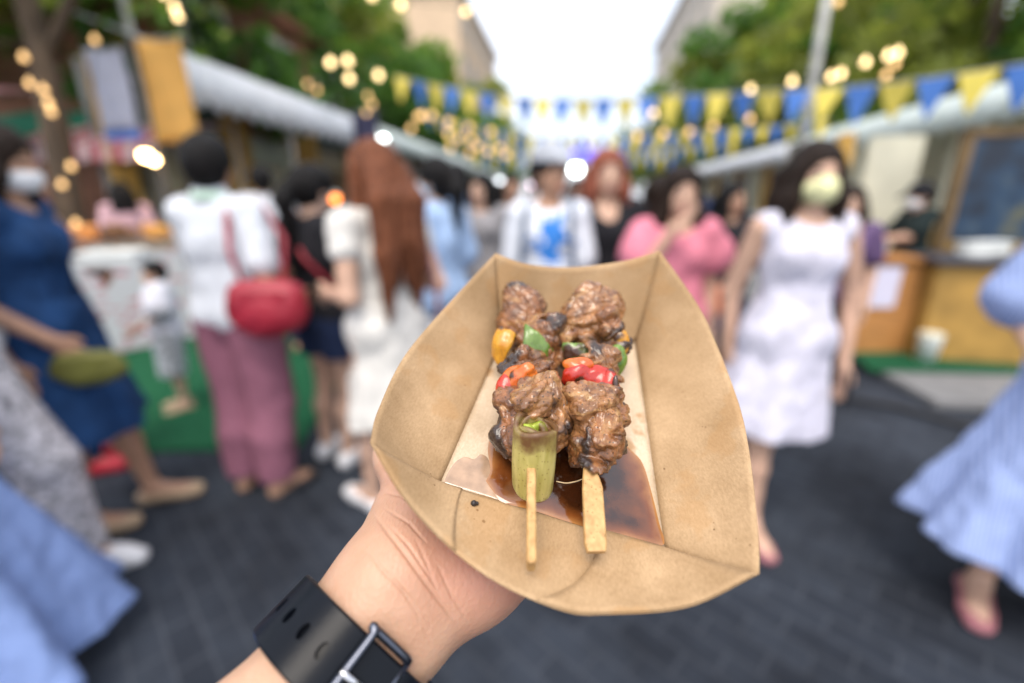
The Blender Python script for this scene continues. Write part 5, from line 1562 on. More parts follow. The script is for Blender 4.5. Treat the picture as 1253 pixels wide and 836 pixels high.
# ------------------------------------------------------------------ skewers
BAMBOO = None
def meat_mat(name, c_lo, c_hi):
    m, t, p = _nodes(name)
    N, L = t.nodes.new, t.links.new
    tc = N('ShaderNodeTexCoord')
    nz = N('ShaderNodeTexNoise'); nz.inputs['Scale'].default_value = 150; nz.inputs['Detail'].default_value = 8; nz.inputs['Roughness'].default_value = .68
    L(tc.outputs['Object'], nz.inputs['Vector'])
    cr = N('ShaderNodeValToRGB'); e = cr.color_ramp.elements
    e[0].position = .30; e[0].color = (*c_lo, 1); e[1].position = .70; e[1].color = (*c_hi, 1)
    x = e.new(.5); x.color = (*[(a + b) * .46 for a, b in zip(c_lo, c_hi)], 1)
    L(nz.outputs[0], cr.inputs[0])
    # paler fatty streaks
    nf = N('ShaderNodeTexNoise'); nf.inputs['Scale'].default_value = 75; nf.inputs['Detail'].default_value = 4; nf.inputs['Distortion'].default_value = 1.2
    mf = N('ShaderNodeMapping'); mf.inputs['Scale'].default_value = (1, 1, 2.4); L(tc.outputs['Object'], mf.inputs[0]); L(mf.outputs[0], nf.inputs['Vector'])
    gf = N('ShaderNodeValToRGB'); gf.color_ramp.elements[0].position = .54; gf.color_ramp.elements[0].color = (0, 0, 0, 1); gf.color_ramp.elements[1].position = .70; gf.color_ramp.elements[1].color = (.7, .7, .7, 1)
    L(nf.outputs[0], gf.inputs[0])
    xf = N('ShaderNodeMix'); xf.data_type = 'RGBA'; L(gf.outputs[0], xf.inputs[0]); L(cr.outputs[0], xf.inputs[6]); xf.inputs[7].default_value = (.56, .32, .125, 1)
    cr = xf
    # browning and char of the surface itself
    at = N('ShaderNodeAttribute'); at.attribute_name = 'char'
    n2 = N('ShaderNodeTexNoise'); n2.inputs['Scale'].default_value = 330; n2.inputs['Detail'].default_value = 5
    L(tc.outputs['Object'], n2.inputs['Vector'])
    ad = N('ShaderNodeMath'); ad.operation = 'MULTIPLY_ADD'; ad.inputs[1].default_value = .9; L(n2.outputs[0], ad.inputs[0])
    sb = N('ShaderNodeMath'); sb.operation = 'SUBTRACT'; L(at.outputs['Fac'], sb.inputs[0]); sb.inputs[1].default_value = .45
    L(sb.outputs[0], ad.inputs[2])
    c2 = N('ShaderNodeValToRGB'); c2.color_ramp.elements[0].position = .30; c2.color_ramp.elements[0].color = (0, 0, 0, 1); c2.color_ramp.elements[1].position = .62; c2.color_ramp.elements[1].color = (1, 1, 1, 1)
    L(ad.outputs[0], c2.inputs[0])
    mx = N('ShaderNodeMix'); mx.data_type = 'RGBA'; L(c2.outputs[0], mx.inputs[0]); L(cr.outputs[2], mx.inputs[6]); mx.inputs[7].default_value = (.032, .014, .008, 1)
    # pepper specks
    v = N('ShaderNodeTexVoronoi'); v.inputs['Scale'].default_value = 520
    L(tc.outputs['Object'], v.inputs['Vector'])
    lt = N('ShaderNodeMath'); lt.operation = 'LESS_THAN'; lt.inputs[1].default_value = .17; L(v.outputs['Distance'], lt.inputs[0])
    m2 = N('ShaderNodeMix'); m2.data_type = 'RGBA'; f = N('ShaderNodeMath'); f.operation = 'MULTIPLY'; f.inputs[1].default_value = .8; L(lt.outputs[0], f.inputs[0]); L(f.outputs[0], m2.inputs[0])
    L(mx.outputs[2], m2.inputs[6]); m2.inputs[7].default_value = (.03, .015, .008, 1)
    L(m2.outputs[2], p.inputs['Base Color'])
    p.inputs['Roughness'].default_value = .36; p.inputs['Specular IOR Level'].default_value = .35
    n3 = N('ShaderNodeTexNoise'); n3.inputs['Scale'].default_value = 16; 
    L(tc.outputs['Object'], n3.inputs['Vector'])
    rr = N('ShaderNodeMapRange'); rr.inputs[1].default_value = .3; rr.inputs[2].default_value = .7; rr.inputs[3].default_value = .22; rr.inputs[4].default_value = .48
    L(nz.outputs[0], rr.inputs[0]); L(rr.outputs[0], p.inputs['Roughness'])
    p.inputs['Coat Weight'].default_value = .85; p.inputs['Coat Roughness'].default_value = .07
    p.inputs['Subsurface Weight'].default_value = .12; p.inputs['Subsurface Radius'].default_value = (1, .4, .2); p.inputs['Subsurface Scale'].default_value = .002
    b = N('ShaderNodeBump'); b.inputs['Strength'].default_value = .8; b.inputs['Distance'].default_value = .002
    n4 = N('ShaderNodeTexNoise'); n4.inputs['Scale'].default_value = 420; n4.inputs['Detail'].default_value = 7; n4.inputs['Roughness'].default_value = .65
    L(tc.outputs['Object'], n4.inputs['Vector']); L(n4.outputs[0], b.inputs['Height']); L(b.outputs[0], p.inputs['Normal'])
    return m
MEATS = [meat_mat('meat_roast', (.040, .010, .003), (.42, .165, .048)), meat_mat('meat_pale', (.070, .021, .006), (.52, .235, .080)), meat_mat('meat_dark', (.030, .008, .003), (.37, .14, .042))]

def chunk(name, px, py, z, ext, m, parent, origin, seed, n=9, rough=.55, chars=(), tilt=0.0, shape=None, vox=.5, lab=None, cuts=(), subs=()):
    """lumpy chunk, view millimetres; ext = half sizes (right, up, away); tilt rotates in the picture plane"""
    g_ = np.random.default_rng(seed)
    c = mm(px, py, z)
    ext = np.array(ext, float) * (1.17 if name == 'meat' else 1.0)
    if shape is not None and name == 'meat': shape = [(np.array(q[0]) * 1.1, np.array(q[1]) * 1.1) + tuple(q[2:]) for q in shape]
    F = Field(-ext * 1.45 - 2, ext * 1.45 + 2, vox)
    Rt = np.array(Matrix.Rotation(R(tilt), 3, 'Z'))
    if shape is None:
        F.ell((0, 0, 0), ext * .66, 0, Rt)
        # folded slices threaded one behind the other
        ns = 3 + n // 5
        for k in range(ns):
            yk = -.78 + 1.56 * (k + .5) / ns + g_.uniform(-.08, .08)
            e = ext * np.array((g_.uniform(.66, .98), g_.uniform(.26, .40), g_.uniform(.62, .95)))
            p = Rt @ (ext * np.array((g_.uniform(-.22, .22), yk, g_.uniform(-.2, .12))))
            F.ell(p, e, g_.uniform(.3, 1.2), Rt @ np.array(Euler((g_.uniform(-.6, .6), g_.uniform(-.4, .4), g_.uniform(-.45, .45))).to_matrix()))
        for k in range(2):
            d = g_.normal(size=3); d /= np.linalg.norm(d)
            e = ext * g_.uniform(.25, .5, 3)
            F.ell(Rt @ (d * np.maximum(ext * .95 - e * .8, 0)), e, g_.uniform(.4, 1.6), np.array(Euler(tuple(g_.uniform(-.7, .7, 3))).to_matrix()))
        for k in range(4):
            d = g_.normal(size=3); d /= np.linalg.norm(d); d[2] = -abs(d[2])
            F.sub(Rt @ (d * ext * 1.02), ext * g_.uniform(.12, .34, 3), 1.0, np.array(Euler(tuple(g_.uniform(-1, 1, 3))).to_matrix()))
    else:
        for q in shape:
            F.ell(Rt @ np.array(q[0], float), q[1], q[2] if len(q) > 2 else 1.2, np.array(Euler(tuple(R(x) for x in q[3])).to_matrix()) if len(q) > 3 else None)
    for q in subs: F.sub(Rt @ np.array(q[0], float), q[1], .6)
    for nn_, pp_ in cuts:
        nn_ = Rt @ np.array(nn_, float); nn_ /= np.linalg.norm(nn_); F.cut(nn_, Rt @ np.array(pp_, float))
    for k in range(0 if shape is not None and not n else 4):
        d = g_.normal(size=3); d /= np.linalg.norm(d); hgt = np.linalg.norm(ext * d) * g_.uniform(.70, .88)
        X, Y, Z = F.grid(); pl = (X * d[0] + Y * d[1] + Z * d[2] - hgt).astype(np.float32)
        h = np.clip(.5 - .5 * (F.F - pl) / 1.6, 0, 1); F.F = np.where(F.F > 100, F.F, F.F * (1 - h) + pl * h + 1.6 * h * (1 - h)).astype(np.float32)
    P, f = F.mesh()
    # folds and fibres
    cN = P / np.maximum(np.linalg.norm(P, axis=1), 1e-6)[:, None]
    Q = P @ np.array(Euler(tuple(g_.uniform(-1.2, 1.2, 3))).to_matrix())
    wv = P + 1.4 * np.stack([fbm(P, .22, seed + 60 + i, 2) for i in range(3)], 1)
    crease = np.clip(.15 - np.abs(fbm(wv * np.array((1, .55, 1)), .10, seed + 9, 2)), 0, 1) * 14.0
    fib = fbm(Q * np.array((1, .22, 1)), .75, seed + 5, 3)
    dsp = rough * (fbm(P, .11, seed, 2) * 2.2 - crease + fib * .85 + fbm(P, 1.3, seed + 15, 2) * .4)
    if name == 'pepper':
        dsp = rough * (fbm(P, .13, seed, 2) * 1.6 + fbm(Q * np.array((1, .18, 1)), .34, seed + 5, 2) * 1.1)
    P = P + cN * dsp[:, None]
    ch = fbm(P, .10, seed + 21, 3) * .62 - .04 + .10 * np.clip(fib, 0, 1)
    for (dx, dy, dz, w) in chars:
        d = np.array((dx, dy, dz), float); d /= np.linalg.norm(d)
        ch = ch + w * np.clip(((P / ext) @ d - .55) * 2.6, 0, 1)
    W = cam2w(P + c) - origin
    o = link_mesh(name, W, f, m, parent)
    a = o.data.attributes.new('char', 'FLOAT', 'POINT'); a.data.foreach_set('value', ch.astype(np.float32))
    if lab: o['label'] = lab
    return o

def stick(parent, origin, path, w, t, name='stick', flat=(1, 0, 0)):
    """flat bamboo stick along path of (point, half width); t half thickness"""
    V = []; P = [np.array(p) for p, _ in path]; n = 8
    for i, (p, hw) in enumerate(path):
        d = P[min(i + 1, len(P) - 1)] - P[max(0, i - 1)]; d /= np.linalg.norm(d)
        a = np.array(flat, float); a -= d * (a @ d); a /= np.linalg.norm(a)
        b = np.cross(d, a)
        r = min(hw, t) * .3
        for sx, sy in ((1, -1), (1, 1), (-1, 1), (-1, -1)):
            q0 = (sx * hw, sy * (t - r)) if sx * sy > 0 else (sx * (hw - r), sy * t)
            q1 = (sx * (hw - r), sy * t) if sx * sy > 0 else (sx * hw, sy * (t - r))
            V += [np.array(p) + a * q0[0] + b * q0[1], np.array(p) + a * q1[0] + b * q1[1]]
    F = [(i * n + k, i * n + (k + 1) % n, (i + 1) * n + (k + 1) % n, (i + 1) * n + k) for i in range(len(path) - 1) for k in range(n)]
    F.append(tuple(range(n - 1, -1, -1))); F.append(tuple((len(path) - 1) * n + k for k in range(n)))
    return link_mesh(name, cam2w(V) - origin, F, BAMBOO if name == 'stick' else CHARRED, parent, smooth=False)
CHARRED = mat('bamboo_scorched', (.16, .07, .03), .6, .5, 300, .3, 300, bdist=.0005)

VEG = dict(spec=.6, coat=.5)
def leek_mat(name, c1, c2, c3=None):
    m, t, p = _nodes(name)
    N, L = t.nodes.new, t.links.new
    tc = N('ShaderNodeTexCoord')
    mp = N('ShaderNodeMapping'); mp.inputs['Scale'].default_value = (1.0, 1, .18)
    L(tc.outputs['Object'], mp.inputs[0])
    nz = N('ShaderNodeTexNoise'); nz.inputs['Scale'].default_value = 420; nz.inputs['Detail'].default_value = 5
    L(mp.outputs[0], nz.inputs['Vector'])
    cr = N('ShaderNodeValToRGB'); cr.color_ramp.elements[0].position = .3; cr.color_ramp.elements[1].position = .7
    cr.color_ramp.elements[0].color = (*c1, 1); cr.color_ramp.elements[1].color = (*c2, 1)
    L(nz.outputs[0], cr.inputs[0])
    n2 = N('ShaderNodeTexNoise'); n2.inputs['Scale'].default_value = 130; n2.inputs['Detail'].default_value = 6
    L(tc.outputs['Object'], n2.inputs['Vector'])
    at = N('ShaderNodeAttribute'); at.attribute_name = 'char'
    ad = N('ShaderNodeMath'); ad.operation = 'ADD'; L(at.outputs['Fac'], ad.inputs[0]); L(n2.outputs[0], ad.inputs[1])
    c2_ = N('ShaderNodeValToRGB'); c2_.color_ramp.elements[0].position = .60; c2_.color_ramp.elements[0].color = (0, 0, 0, 1); c2_.color_ramp.elements[1].position = .95; c2_.color_ramp.elements[1].color = (1, 1, 1, 1)
    L(ad.outputs[0], c2_.inputs[0])
    mx = N('ShaderNodeMix'); mx.data_type = 'RGBA'; L(c2_.outputs[0], mx.inputs[0]); L(cr.outputs[0], mx.inputs[6]); mx.inputs[7].default_value = (.13, .06, .02, 1)
    v = N('ShaderNodeTexVoronoi'); v.inputs['Scale'].default_value = 620
    L(tc.outputs['Object'], v.inputs['Vector'])
    lt = N('ShaderNodeMath'); lt.operation = 'LESS_THAN'; lt.inputs[1].default_value = .19; L(v.outputs['Distance'], lt.inputs[0])
    m2 = N('ShaderNodeMix'); m2.data_type = 'RGBA'; f = N('ShaderNodeMath'); f.operation = 'MULTIPLY'; f.inputs[1].default_value = .6; L(lt.outputs[0], f.inputs[0]); L(f.outputs[0], m2.inputs[0])
    L(mx.outputs[2], m2.inputs[6]); m2.inputs[7].default_value = (.16, .10, .02, 1)
    L(m2.outputs[2], p.inputs['Base Color'])
    p.inputs['Roughness'].default_value = .32; p.inputs['Coat Weight'].default_value = .4; p.inputs['Coat Roughness'].default_value = .15
    p.inputs['Subsurface Weight'].default_value = .2; p.inputs['Subsurface Radius'].default_value = (1, .9, .3); p.inputs['Subsurface Scale'].default_value = .003
    return m
def veg(name, c1, c2, scorch=.62):
    m = leek_mat(name, c1, c2)
    t = m.node_tree
    for n in t.nodes:
        if n.type == 'TEX_NOISE' and n.inputs['Scale'].default_value == 420: n.inputs['Scale'].default_value = 160
        if n.type == 'VALTORGB' and abs(n.color_ramp.elements[0].position - .60) < .001 and len(n.color_ramp.elements) == 2 and n.color_ramp.elements[1].position > .9:
            n.color_ramp.elements[0].position = scorch; n.color_ramp.elements[1].position = scorch + .16
        if n.type == 'MIX' and not n.inputs[7].is_linked: n.inputs[7].default_value = (.05, .018, .008, 1)
    p = t.nodes['Principled BSDF']; p.inputs['Roughness'].default_value = .26
    N, L = t.nodes.new, t.links.new
    tc = N('ShaderNodeTexCoord'); nb = N('ShaderNodeTexNoise'); nb.inputs['Scale'].default_value = 240; nb.inputs['Detail'].default_value = 5
    L(tc.outputs['Object'], nb.inputs['Vector'])
    b = N('ShaderNodeBump'); b.inputs['Strength'].default_value = .4; b.inputs['Distance'].default_value = .001
    L(nb.outputs[0], b.inputs['Height']); L(b.outputs[0], p.inputs['Normal'])
    return m
BAMBOO = leek_mat('bamboo', (.36, .19, .06), (.54, .335, .13))
_p = BAMBOO.node_tree.nodes['Principled BSDF']; _p.inputs['Roughness'].default_value = .5; _p.inputs['Coat Weight'].default_value = 0; _p.inputs['Subsurface Weight'].default_value = 0
PEP_R = veg('pepper_red', (.33, .010, .006), (.52, .035, .012), .70)
PEP_O = veg('pepper_orange', (.50, .075, .010), (.62, .17, .02), .68)
PEP_Y = veg('pepper_yellow', (.46, .18, .010), (.60, .31, .03), .56)
PEP_G = veg('pepper_green', (.055, .12, .012), (.15, .24, .035), .74)
SKINR = veg('pepper_scorched', (.07, .010, .006), (.20, .015, .010), .45)

# left skewer
OL = cam2w(mm(650, 520, 178))[0]
sL = thing('meat_skewer', 'left skewer in the tray, with a pale green leek piece at its front end', 'skewer', OL, 0, 'skewers in the paper tray')
A = np.array((5.9, 13.3, 226.)); D = (np.array((7.4, -30.5, 176.)) - A)
D0 = np.array((7.0, -66., 135.))
tipL = mm(650, 694, 135); exL = mm(650, 578, 158)
dirL = (tipL - exL)
far_ = mm(643, 392, 221)
stick(sL, OL, [(far_, .9), (exL - dirL * .1, 1.7), (exL + dirL * .02, 1.55), (exL + dirL * .5, 1.45), (exL + dirL * .82, 1.45), (exL + dirL * .97, 1.4), (tipL, 1.0)], 1.5, 3.2)
chunk('meat', 641, 386, 219, (11, 14.5, 10), MEATS[0], sL, OL, 11, 7, .55, [(1, .2, -.1, .55), (-1, -.2, 0, .45), (-.3, 1, 0, .5)], 8,
      shape=[((-1, -3, 0), (11, 10, 9)), ((-3, 8, 0), (5.5, 8, 5), 1.5, (0, 0, -18)), ((3, 3, -2), (7, 9, 6), 1.0, (0, 0, 25)), ((-6, -6, -1), (6, 8, 6), .8), ((4, -7, -3), (6, 6, 5), .6)])
chunk('pepper', 618, 424, 205, (5, 9, 3), PEP_Y, sL, OL, 12, 0, .6, (), -36, shape=[((0, 0, 0), (6.5, 9.5, 6))], subs=[((1.5, 0, 3.5), (6.5, 10, 5.5))], cuts=[((1, .25, 0), (2.2, 0, 0)), ((0, 1, 0), (0, 6.5, 0))], lab='yellow pepper slice')
chunk('pepper', 650, 419, 203, (8, 9, 3), PEP_G, sL, OL, 13, 0, .35, (), 22, shape=[((0, -3, 0), (10, 12, 7))], subs=[((0, -3, 3.4), (9.5, 12, 6))], cuts=[((-.9, .45, 0), (-4, 0, 0)), ((.85, .5, 0), (4.6, 2, 0)), ((0, -1, 0), (0, -9, 0))], lab='green pepper slice')
chunk('meat', 661, 428, 206, (11, 12, 9), MEATS[2], sL, OL, 14, 9, .55, [(1, 0, -.2, .4)], 10)
chunk('meat', 649, 458, 192, (13, 11, 11), MEATS[0], sL, OL, 15, 11, .6, [(-1, .5, -.2, .9), (1, .3, 0, .2)], 12)
chunk('pepper', 637, 462, 181, (7, 6, 4), PEP_O, sL, OL, 16, 0, .6, (), 22, shape=[((0, 0, 0), (7.8, 5.2, 4)), ((-3, -2.4, -1), (5, 4.4, 3), .6), ((3, 2, -1.4), (4.0, 3.0, 3), .5, (0, 0, 25))], cuts=[((.3, -1, 0), (0, -5.2, 0))], lab='orange tomato wedge')
chunk('pepper', 619, 481, 180, (4, 6, 3), PEP_R, sL, OL, 17, 0, .5, (), -25, shape=[((0, 0, 0), (3.6, 7, 3)), ((1.5, 2, 0), (3, 4, 2.5), 1)], lab='red scorched tomato skin')
chunk('meat', 640, 516, 173, (12, 14.5, 10), MEATS[2], sL, OL, 18, 13, .62, [(-1, .1, -.2, 1.1), (-.8, -.7, 0, .5)], -22)
chunk('meat', 671, 511, 172, (8.5, 15.5, 9), MEATS[1], sL, OL, 19, 12, .55, [(1, -.3, 0, .15)], 6)
chunk('meat', 655, 494, 166, (10, 5.5, 6), MEATS[1], sL, OL, 25, 10, .5, [(-1, 0, 0, .25)], 24)

# leek piece: layered hollow stem
LK_OUT = leek_mat('leek_skin', (.33, .29, .065), (.54, .47, .17)); LK_IN = leek_mat('leek_heart', (.30, .42, .03), (.44, .52, .08))
for m_ in (LK_OUT, LK_IN):
    _p = m_.node_tree.nodes['Principled BSDF']; _p.inputs['Roughness'].default_value = .46; _p.inputs['Coat Weight'].default_value = .12
lt_, lb_ = mm(656, 519, 157), mm(652, 608, 166)
axv = (lb_ - lt_); axv = axv + np.array((0, 0, 3.)); Lk = np.linalg.norm(axv); axv /= Lk
def leek_ring(ro, ri, name, m, z0, z1, parent, charred=0.0, seed=0, sq=.9):
    n, nz_ = 40, 18
    e1 = np.cross(axv, np.array((0, 0, 1.))); e1 /= np.linalg.norm(e1); e2 = np.cross(axv, e1)
    V = []; ch = []
    for k, r in ((0, ro), (1, ri)):
        for j in range(nz_ + 1):
            f = j / nz_ if k == 0 else 1 - j / nz_
            for i in range(n):
                th = 2 * math.pi * i / n
                rr = r * (1 + .035 * math.sin(2 * th + seed) + .02 * math.sin(5 * th + 3 * f)) * (1 + .05 * math.sin(f * 3.0) - .06 * f)
                top = (1.0 * math.sin(th * 2 + seed) + .5 * math.sin(th * 3 + 1.7 * seed) - 1.2 * math.cos(th)) * (1 - f)
                V.append(lt_ + axv * (Lk * (z0 + (z1 - z0) * f) + top) + e1 * rr * math.cos(th) + e2 * rr * sq * math.sin(th))
                ch.append(charred * max(0, 1 - f * 3.2) + (.22 if math.cos(th - 3.4) > .75 and f < .5 else 0) + (.15 if f > .9 else 0))
    rows = 2 * (nz_ + 1)
    F = [(j * n + i, j * n + (i + 1) % n, (j + 1) % rows * n + (i + 1) % n, (j + 1) % rows * n + i) for j in range(rows) for i in range(n)]
    P = np.array(V)
    o = link_mesh(name, cam2w(P) - OL, F, m, parent)
    a = o.data.attributes.new('char', 'FLOAT', 'POINT'); a.data.foreach_set('value', np.array(ch, np.float32))
    return o
lk = leek_ring(7.7, 6.0, 'leek', LK_OUT, 0, 1, sL, .48, 0)
leek_ring(5.9, 4.4, 'leek_layer', LK_OUT, .015, .97, lk, .36, 1.5)
leek_ring(4.3, 1.9, 'leek_heart', LK_IN, .05, .9, lk, .12, 3)

# right skewer
OR_ = cam2w(mm(728, 500, 185))[0]
sR = thing('meat_skewer', 'right skewer in the tray, with a flat paddle stick and a red pepper piece', 'skewer', OR_, 0, 'skewers in the paper tray')
exR = mm(719, 548, 166); tipR = mm(725, 676, 143)
dR = tipR - exR
e_ = lambda t_, dx=0.: exR + dR * t_ + np.array((dx, 0, 0))
stick(sR, OR_, [(mm(729, 396, 216), .8), (e_(-.2, .0), 1.5), (e_(.05, -.05), 1.55), (e_(.20, .1), 1.9), (e_(.33, .6), 2.9), (e_(.42, .95), 3.45), (e_(.93, 1.0), 3.5), (e_(1.0, 1.2), 2.9)], 3, 1.3)
chunk('meat', 727, 384, 214, (13, 13, 10), MEATS[1], sR, OR_, 31, 9, .55, [(1, .1, 0, .45), (0, 1, 0, .15)], -14,
      shape=[((0, 2, 0), (12.5, 11, 9)), ((-5, 8, -2), (8, 4.4, 5), .6, (0, 0, 8)), ((-2, 2, -4), (8, 3.6, 4), .5, (0, 0, -14)), ((6, -4, -2), (7, 10, 7), .8, (0, 0, 28)), ((-7, -4, -2), (6, 8, 6), .7), ((0, -6, -4), (7, 4.5, 5), .5, (0, 0, 12))])
chunk('meat', 716, 408, 208, (9, 9, 7), MEATS[1], sR, OR_, 32, 9, .55, [], 0)
chunk('meat', 748, 408, 206, (8, 10, 8), MEATS[0], sR, OR_, 33, 9, .6, [(1, -.3, 0, .9)], 24)
chunk('meat', 690, 427, 204, (6, 10, 7), MEATS[0], sR, OR_, 34, 8, .5, [(-1, 0, 0, .3)], -15)
chunk('pepper', 760, 419, 202, (4, 6, 3), PEP_Y, sR, OR_, 35, 0, .4, (), 15, shape=[((0, 0, 0), (3.4, 6, 2.6)), ((0, 2, -.5), (2.6, 3, 2), 1)], lab='yellow pepper tip')
chunk('pepper', 716, 433, 197, (9, 4, 3), PEP_G, sR, OR_, 36, 0, .4, (), -4, shape=[((0, 0, 0), (10, 6, 5)), ((-6, 2, -1), (4, 4.5, 2.4), .5)], subs=[((0, -1, 4), (10, 6, 4.5))], cuts=[((0, 1, 0), (0, 4.2, 0))], lab='green pepper slice')
chunk('pepper', 755, 440, 196, (5, 7, 3), PEP_G, sR, OR_, 37, 0, .4, (), 24, shape=[((0, 0, 0), (4.2, 6.5, 3))], lab='green pepper end')
chunk('meat', 738, 445, 190, (9, 7.5, 6), MEATS[1], sR, OR_, 38, 10, .5, [], -10)
chunk('pepper', 722, 462, 184, (10.5, 7, 5), PEP_R, sR, OR_, 39, 0, .6, (), -8, shape=[((0, -.5, 0), (10.5, 5.6, 5)), ((-5, .5, -1.4), (6, 5.2, 4), .4), ((4.5, -1.6, -1.8), (4.6, 6, 3.6), .4, (0, 0, 12)), ((9, -3, -.6), (3, 6, 3), .5, (0, 0, 28))], cuts=[((.15, -1, 0), (0, -5.4, 0)), ((0, 1, 0), (0, 4.8, 0))], lab='red pepper piece')
chunk('pepper', 708, 446, 183, (6, 3.4, 3), PEP_O, sR, OR_, 40, 0, .5, (), 14, shape=[((0, 0, 0), (6, 3.2, 3))], lab='orange pepper edge')
chunk('pepper', 753, 486, 178, (2.4, 8, 2.4), SKINR, sR, OR_, 41, 0, .3, (), 24, shape=[((0, 0, 0), (1.7, 8.5, 1.8)), ((.2, -5, -.5), (2.2, 3, 1.4), .8)], lab='scorched curl of pepper skin')
chunk('pepper', 746, 474, 181, (3, 7, 3), PEP_R, sR, OR_, 44, 0, .5, (), 22, shape=[((0, 0, 0), (3.4, 7.5, 3))], lab='red pepper strip')
chunk('meat', 722, 512, 172, (10, 11.5, 9), MEATS[1], sR, OR_, 42, 12, .58, [(0, .6, -.5, .05)], 10)
chunk('meat', 735, 541, 166, (9, 9.5, 8), MEATS[0], sR, OR_, 43, 13, .66, [(1, -.4, 0, .8)], -20)
chunk('meat', 706, 549, 171, (4.5, 7, 6), MEATS[2], sR, OR_, 45, 8, .5, [], 5)
chunk('meat', 742, 500, 177, (7, 10, 7), MEATS[0], sR, OR_, 46, 9, .55, [(1, .2, 0, .3)], 14)

# thin onion strand in the sauce and a pepper speck
m = MB(); m.tube(catmull([cam2w(base_at(*q) + BN * 1.5)[0] - TC for q in ((680, 592), (692, 594), (704, 592), (712, 589))], 5), .00022, 6)
o = m.build('onion_strand', mat('onion_clear', (.55, .42, .25), .25), None, smooth=True, loc=TC)
tag(o, 'hair-thin pale strand of onion lying on the sauce between the sticks', 'onion strand')
p_ = wF[3, 8] + np.array((0, .6, -.6))
m = MB(); m.ball((0, 0, 0), .0011, 6); m.ball((.001, .0004, -.0002), .0007, 6)
o = m.build('char_crumb', mat('char_black', (.02, .015, .015), .5), None, smooth=True, loc=cam2w(p_)[0])
tag(o, 'tiny black char crumb on the front panel of the paper tray', 'crumb')

# ================================================================== HAND AND FOREARM (holder of the tray)
dF = np.array((.577, .61, .54)); dF /= np.linalg.norm(dF)
wF_ = np.array((.66, -.74, .14)); wF_ -= dF * (wF_ @ dF); wF_ /= np.linalg.norm(wF_)
nF = np.cross(dF, wF_)
BNp = np.array((0, .766, -.64)); BNp /= np.linalg.norm(BNp)
dp = np.array((.62, .6, .5)); dp -= BNp * (dp @ BNp); dp /= np.linalg.norm(dp)
wp = np.cross(BNp, dp)
WR = np.array((-32.5, -89, 161.)); HEEL = np.array((-24, -78, 180.))
WR = WR - wF_ * 5
BAND = WR - dF * 28
ELB = WR - dF * 235
HF = Field((-250, -300, -20), (110, 60, 292), 1.35)
K = 12
def pair(a, b, wa, wb, ra, rb, va=None, vb=None, k=K):
    va = wF_ if va is None else va; vb = va if vb is None else vb
    for q in (-1, 0, 1):
        HF.cone(a + va * wa * q, b + vb * wb * q, ra, rb, k)
pair(ELB, WR - dF * 115, 14, 12, 34, 28, k=3)
pair(WR - dF * 115, BAND - dF * 14, 12, 6.5, 28, 18.0, k=3)
pair(BAND - dF * 14, WR - dF * 6, 6.5, 6.5, 18.0, 17.6, k=1.5)
pair(WR - dF * 6, HEEL, 6.5, 13, 17.6, 16.5, wF_, wp, k=5)
KN = HEEL + dp * 62
pair(HEEL, KN, 15, 26, 16.5, 12, wp, wp)
# thenar and hypothenar pads
HF.cone(WR - wF_ * 4 + dF * 5, HEEL - wp * 24 + dp * 16, 16, 17, 14)
HF.cone(HEEL + wp * 12 - dp * 4, HEEL + wp * 22 + dp * 34, 15.5, 13.5, 14)
# thumb along the outside of the left panel
th = [HEEL - wp * 22 + dp * 10, np.array((-47, -50, 200.)), np.array((-40, -20, 214.)), np.array((-30, 0, 222.))]
for a, b, ra, rb in ((th[0], th[1], 15.5, 12), (th[1], th[2], 12, 10.5), (th[2], th[3], 10.5, 8)):
    HF.cone(a, b, ra, rb, 6)
# four fingers under the floor, curling up beyond it
for i, q in enumerate((-27, -9, 9, 26)):
    a = KN + wp * q + dp * 4; l1 = (40, 44, 41, 33)[i]
    b = a + dp * l1 - BNp * 2 + wp * q * .06; c_ = b + dp * l1 * .58 + BNp * 2; e = c_ + dp * l1 * .42 + BNp * 7
    HF.cone(a - dp * 8, b, 10, 8.6, 5); HF.cone(b, c_, 8.6, 7.8, 2); HF.cone(c_, e, 7.8, 6.6, 2)
# upper arm behind the lens
P, f = HF.mesh()
bm = bmesh.new()
vs = [bm.verts.new(tuple(p)) for p in P]
for q in f: bm.faces.new([vs[i] for i in q])
bm.verts.ensure_lookup_table()
def _vis(c):
    if c.z < 115: return False
    x, y = 626.5 + 560 * c.x / c.z, 418 - 560 * c.y / c.z
    return 425 < x < 640 and 560 < y < 800
fe = set()
bm.normal_update()
for q in bm.faces:
    c = q.calc_center_median()
    if _vis(c) and q.normal.dot(c) < 0: fe.update(q.edges)
bmesh.ops.subdivide_edges(bm, edges=list(fe), cuts=2, use_grid_fill=True)
bmesh.ops.triangulate(bm, faces=bm.faces[:])
bmesh.ops.smooth_vert(bm, verts=bm.verts[:], factor=.5, use_axis_x=True, use_axis_y=True, use_axis_z=True)
bm.verts.index_update()
P = np.array([v.co[:] for v in bm.verts]); f = np.array([[v.index for v in q.verts] for q in bm.faces])
bm.free()
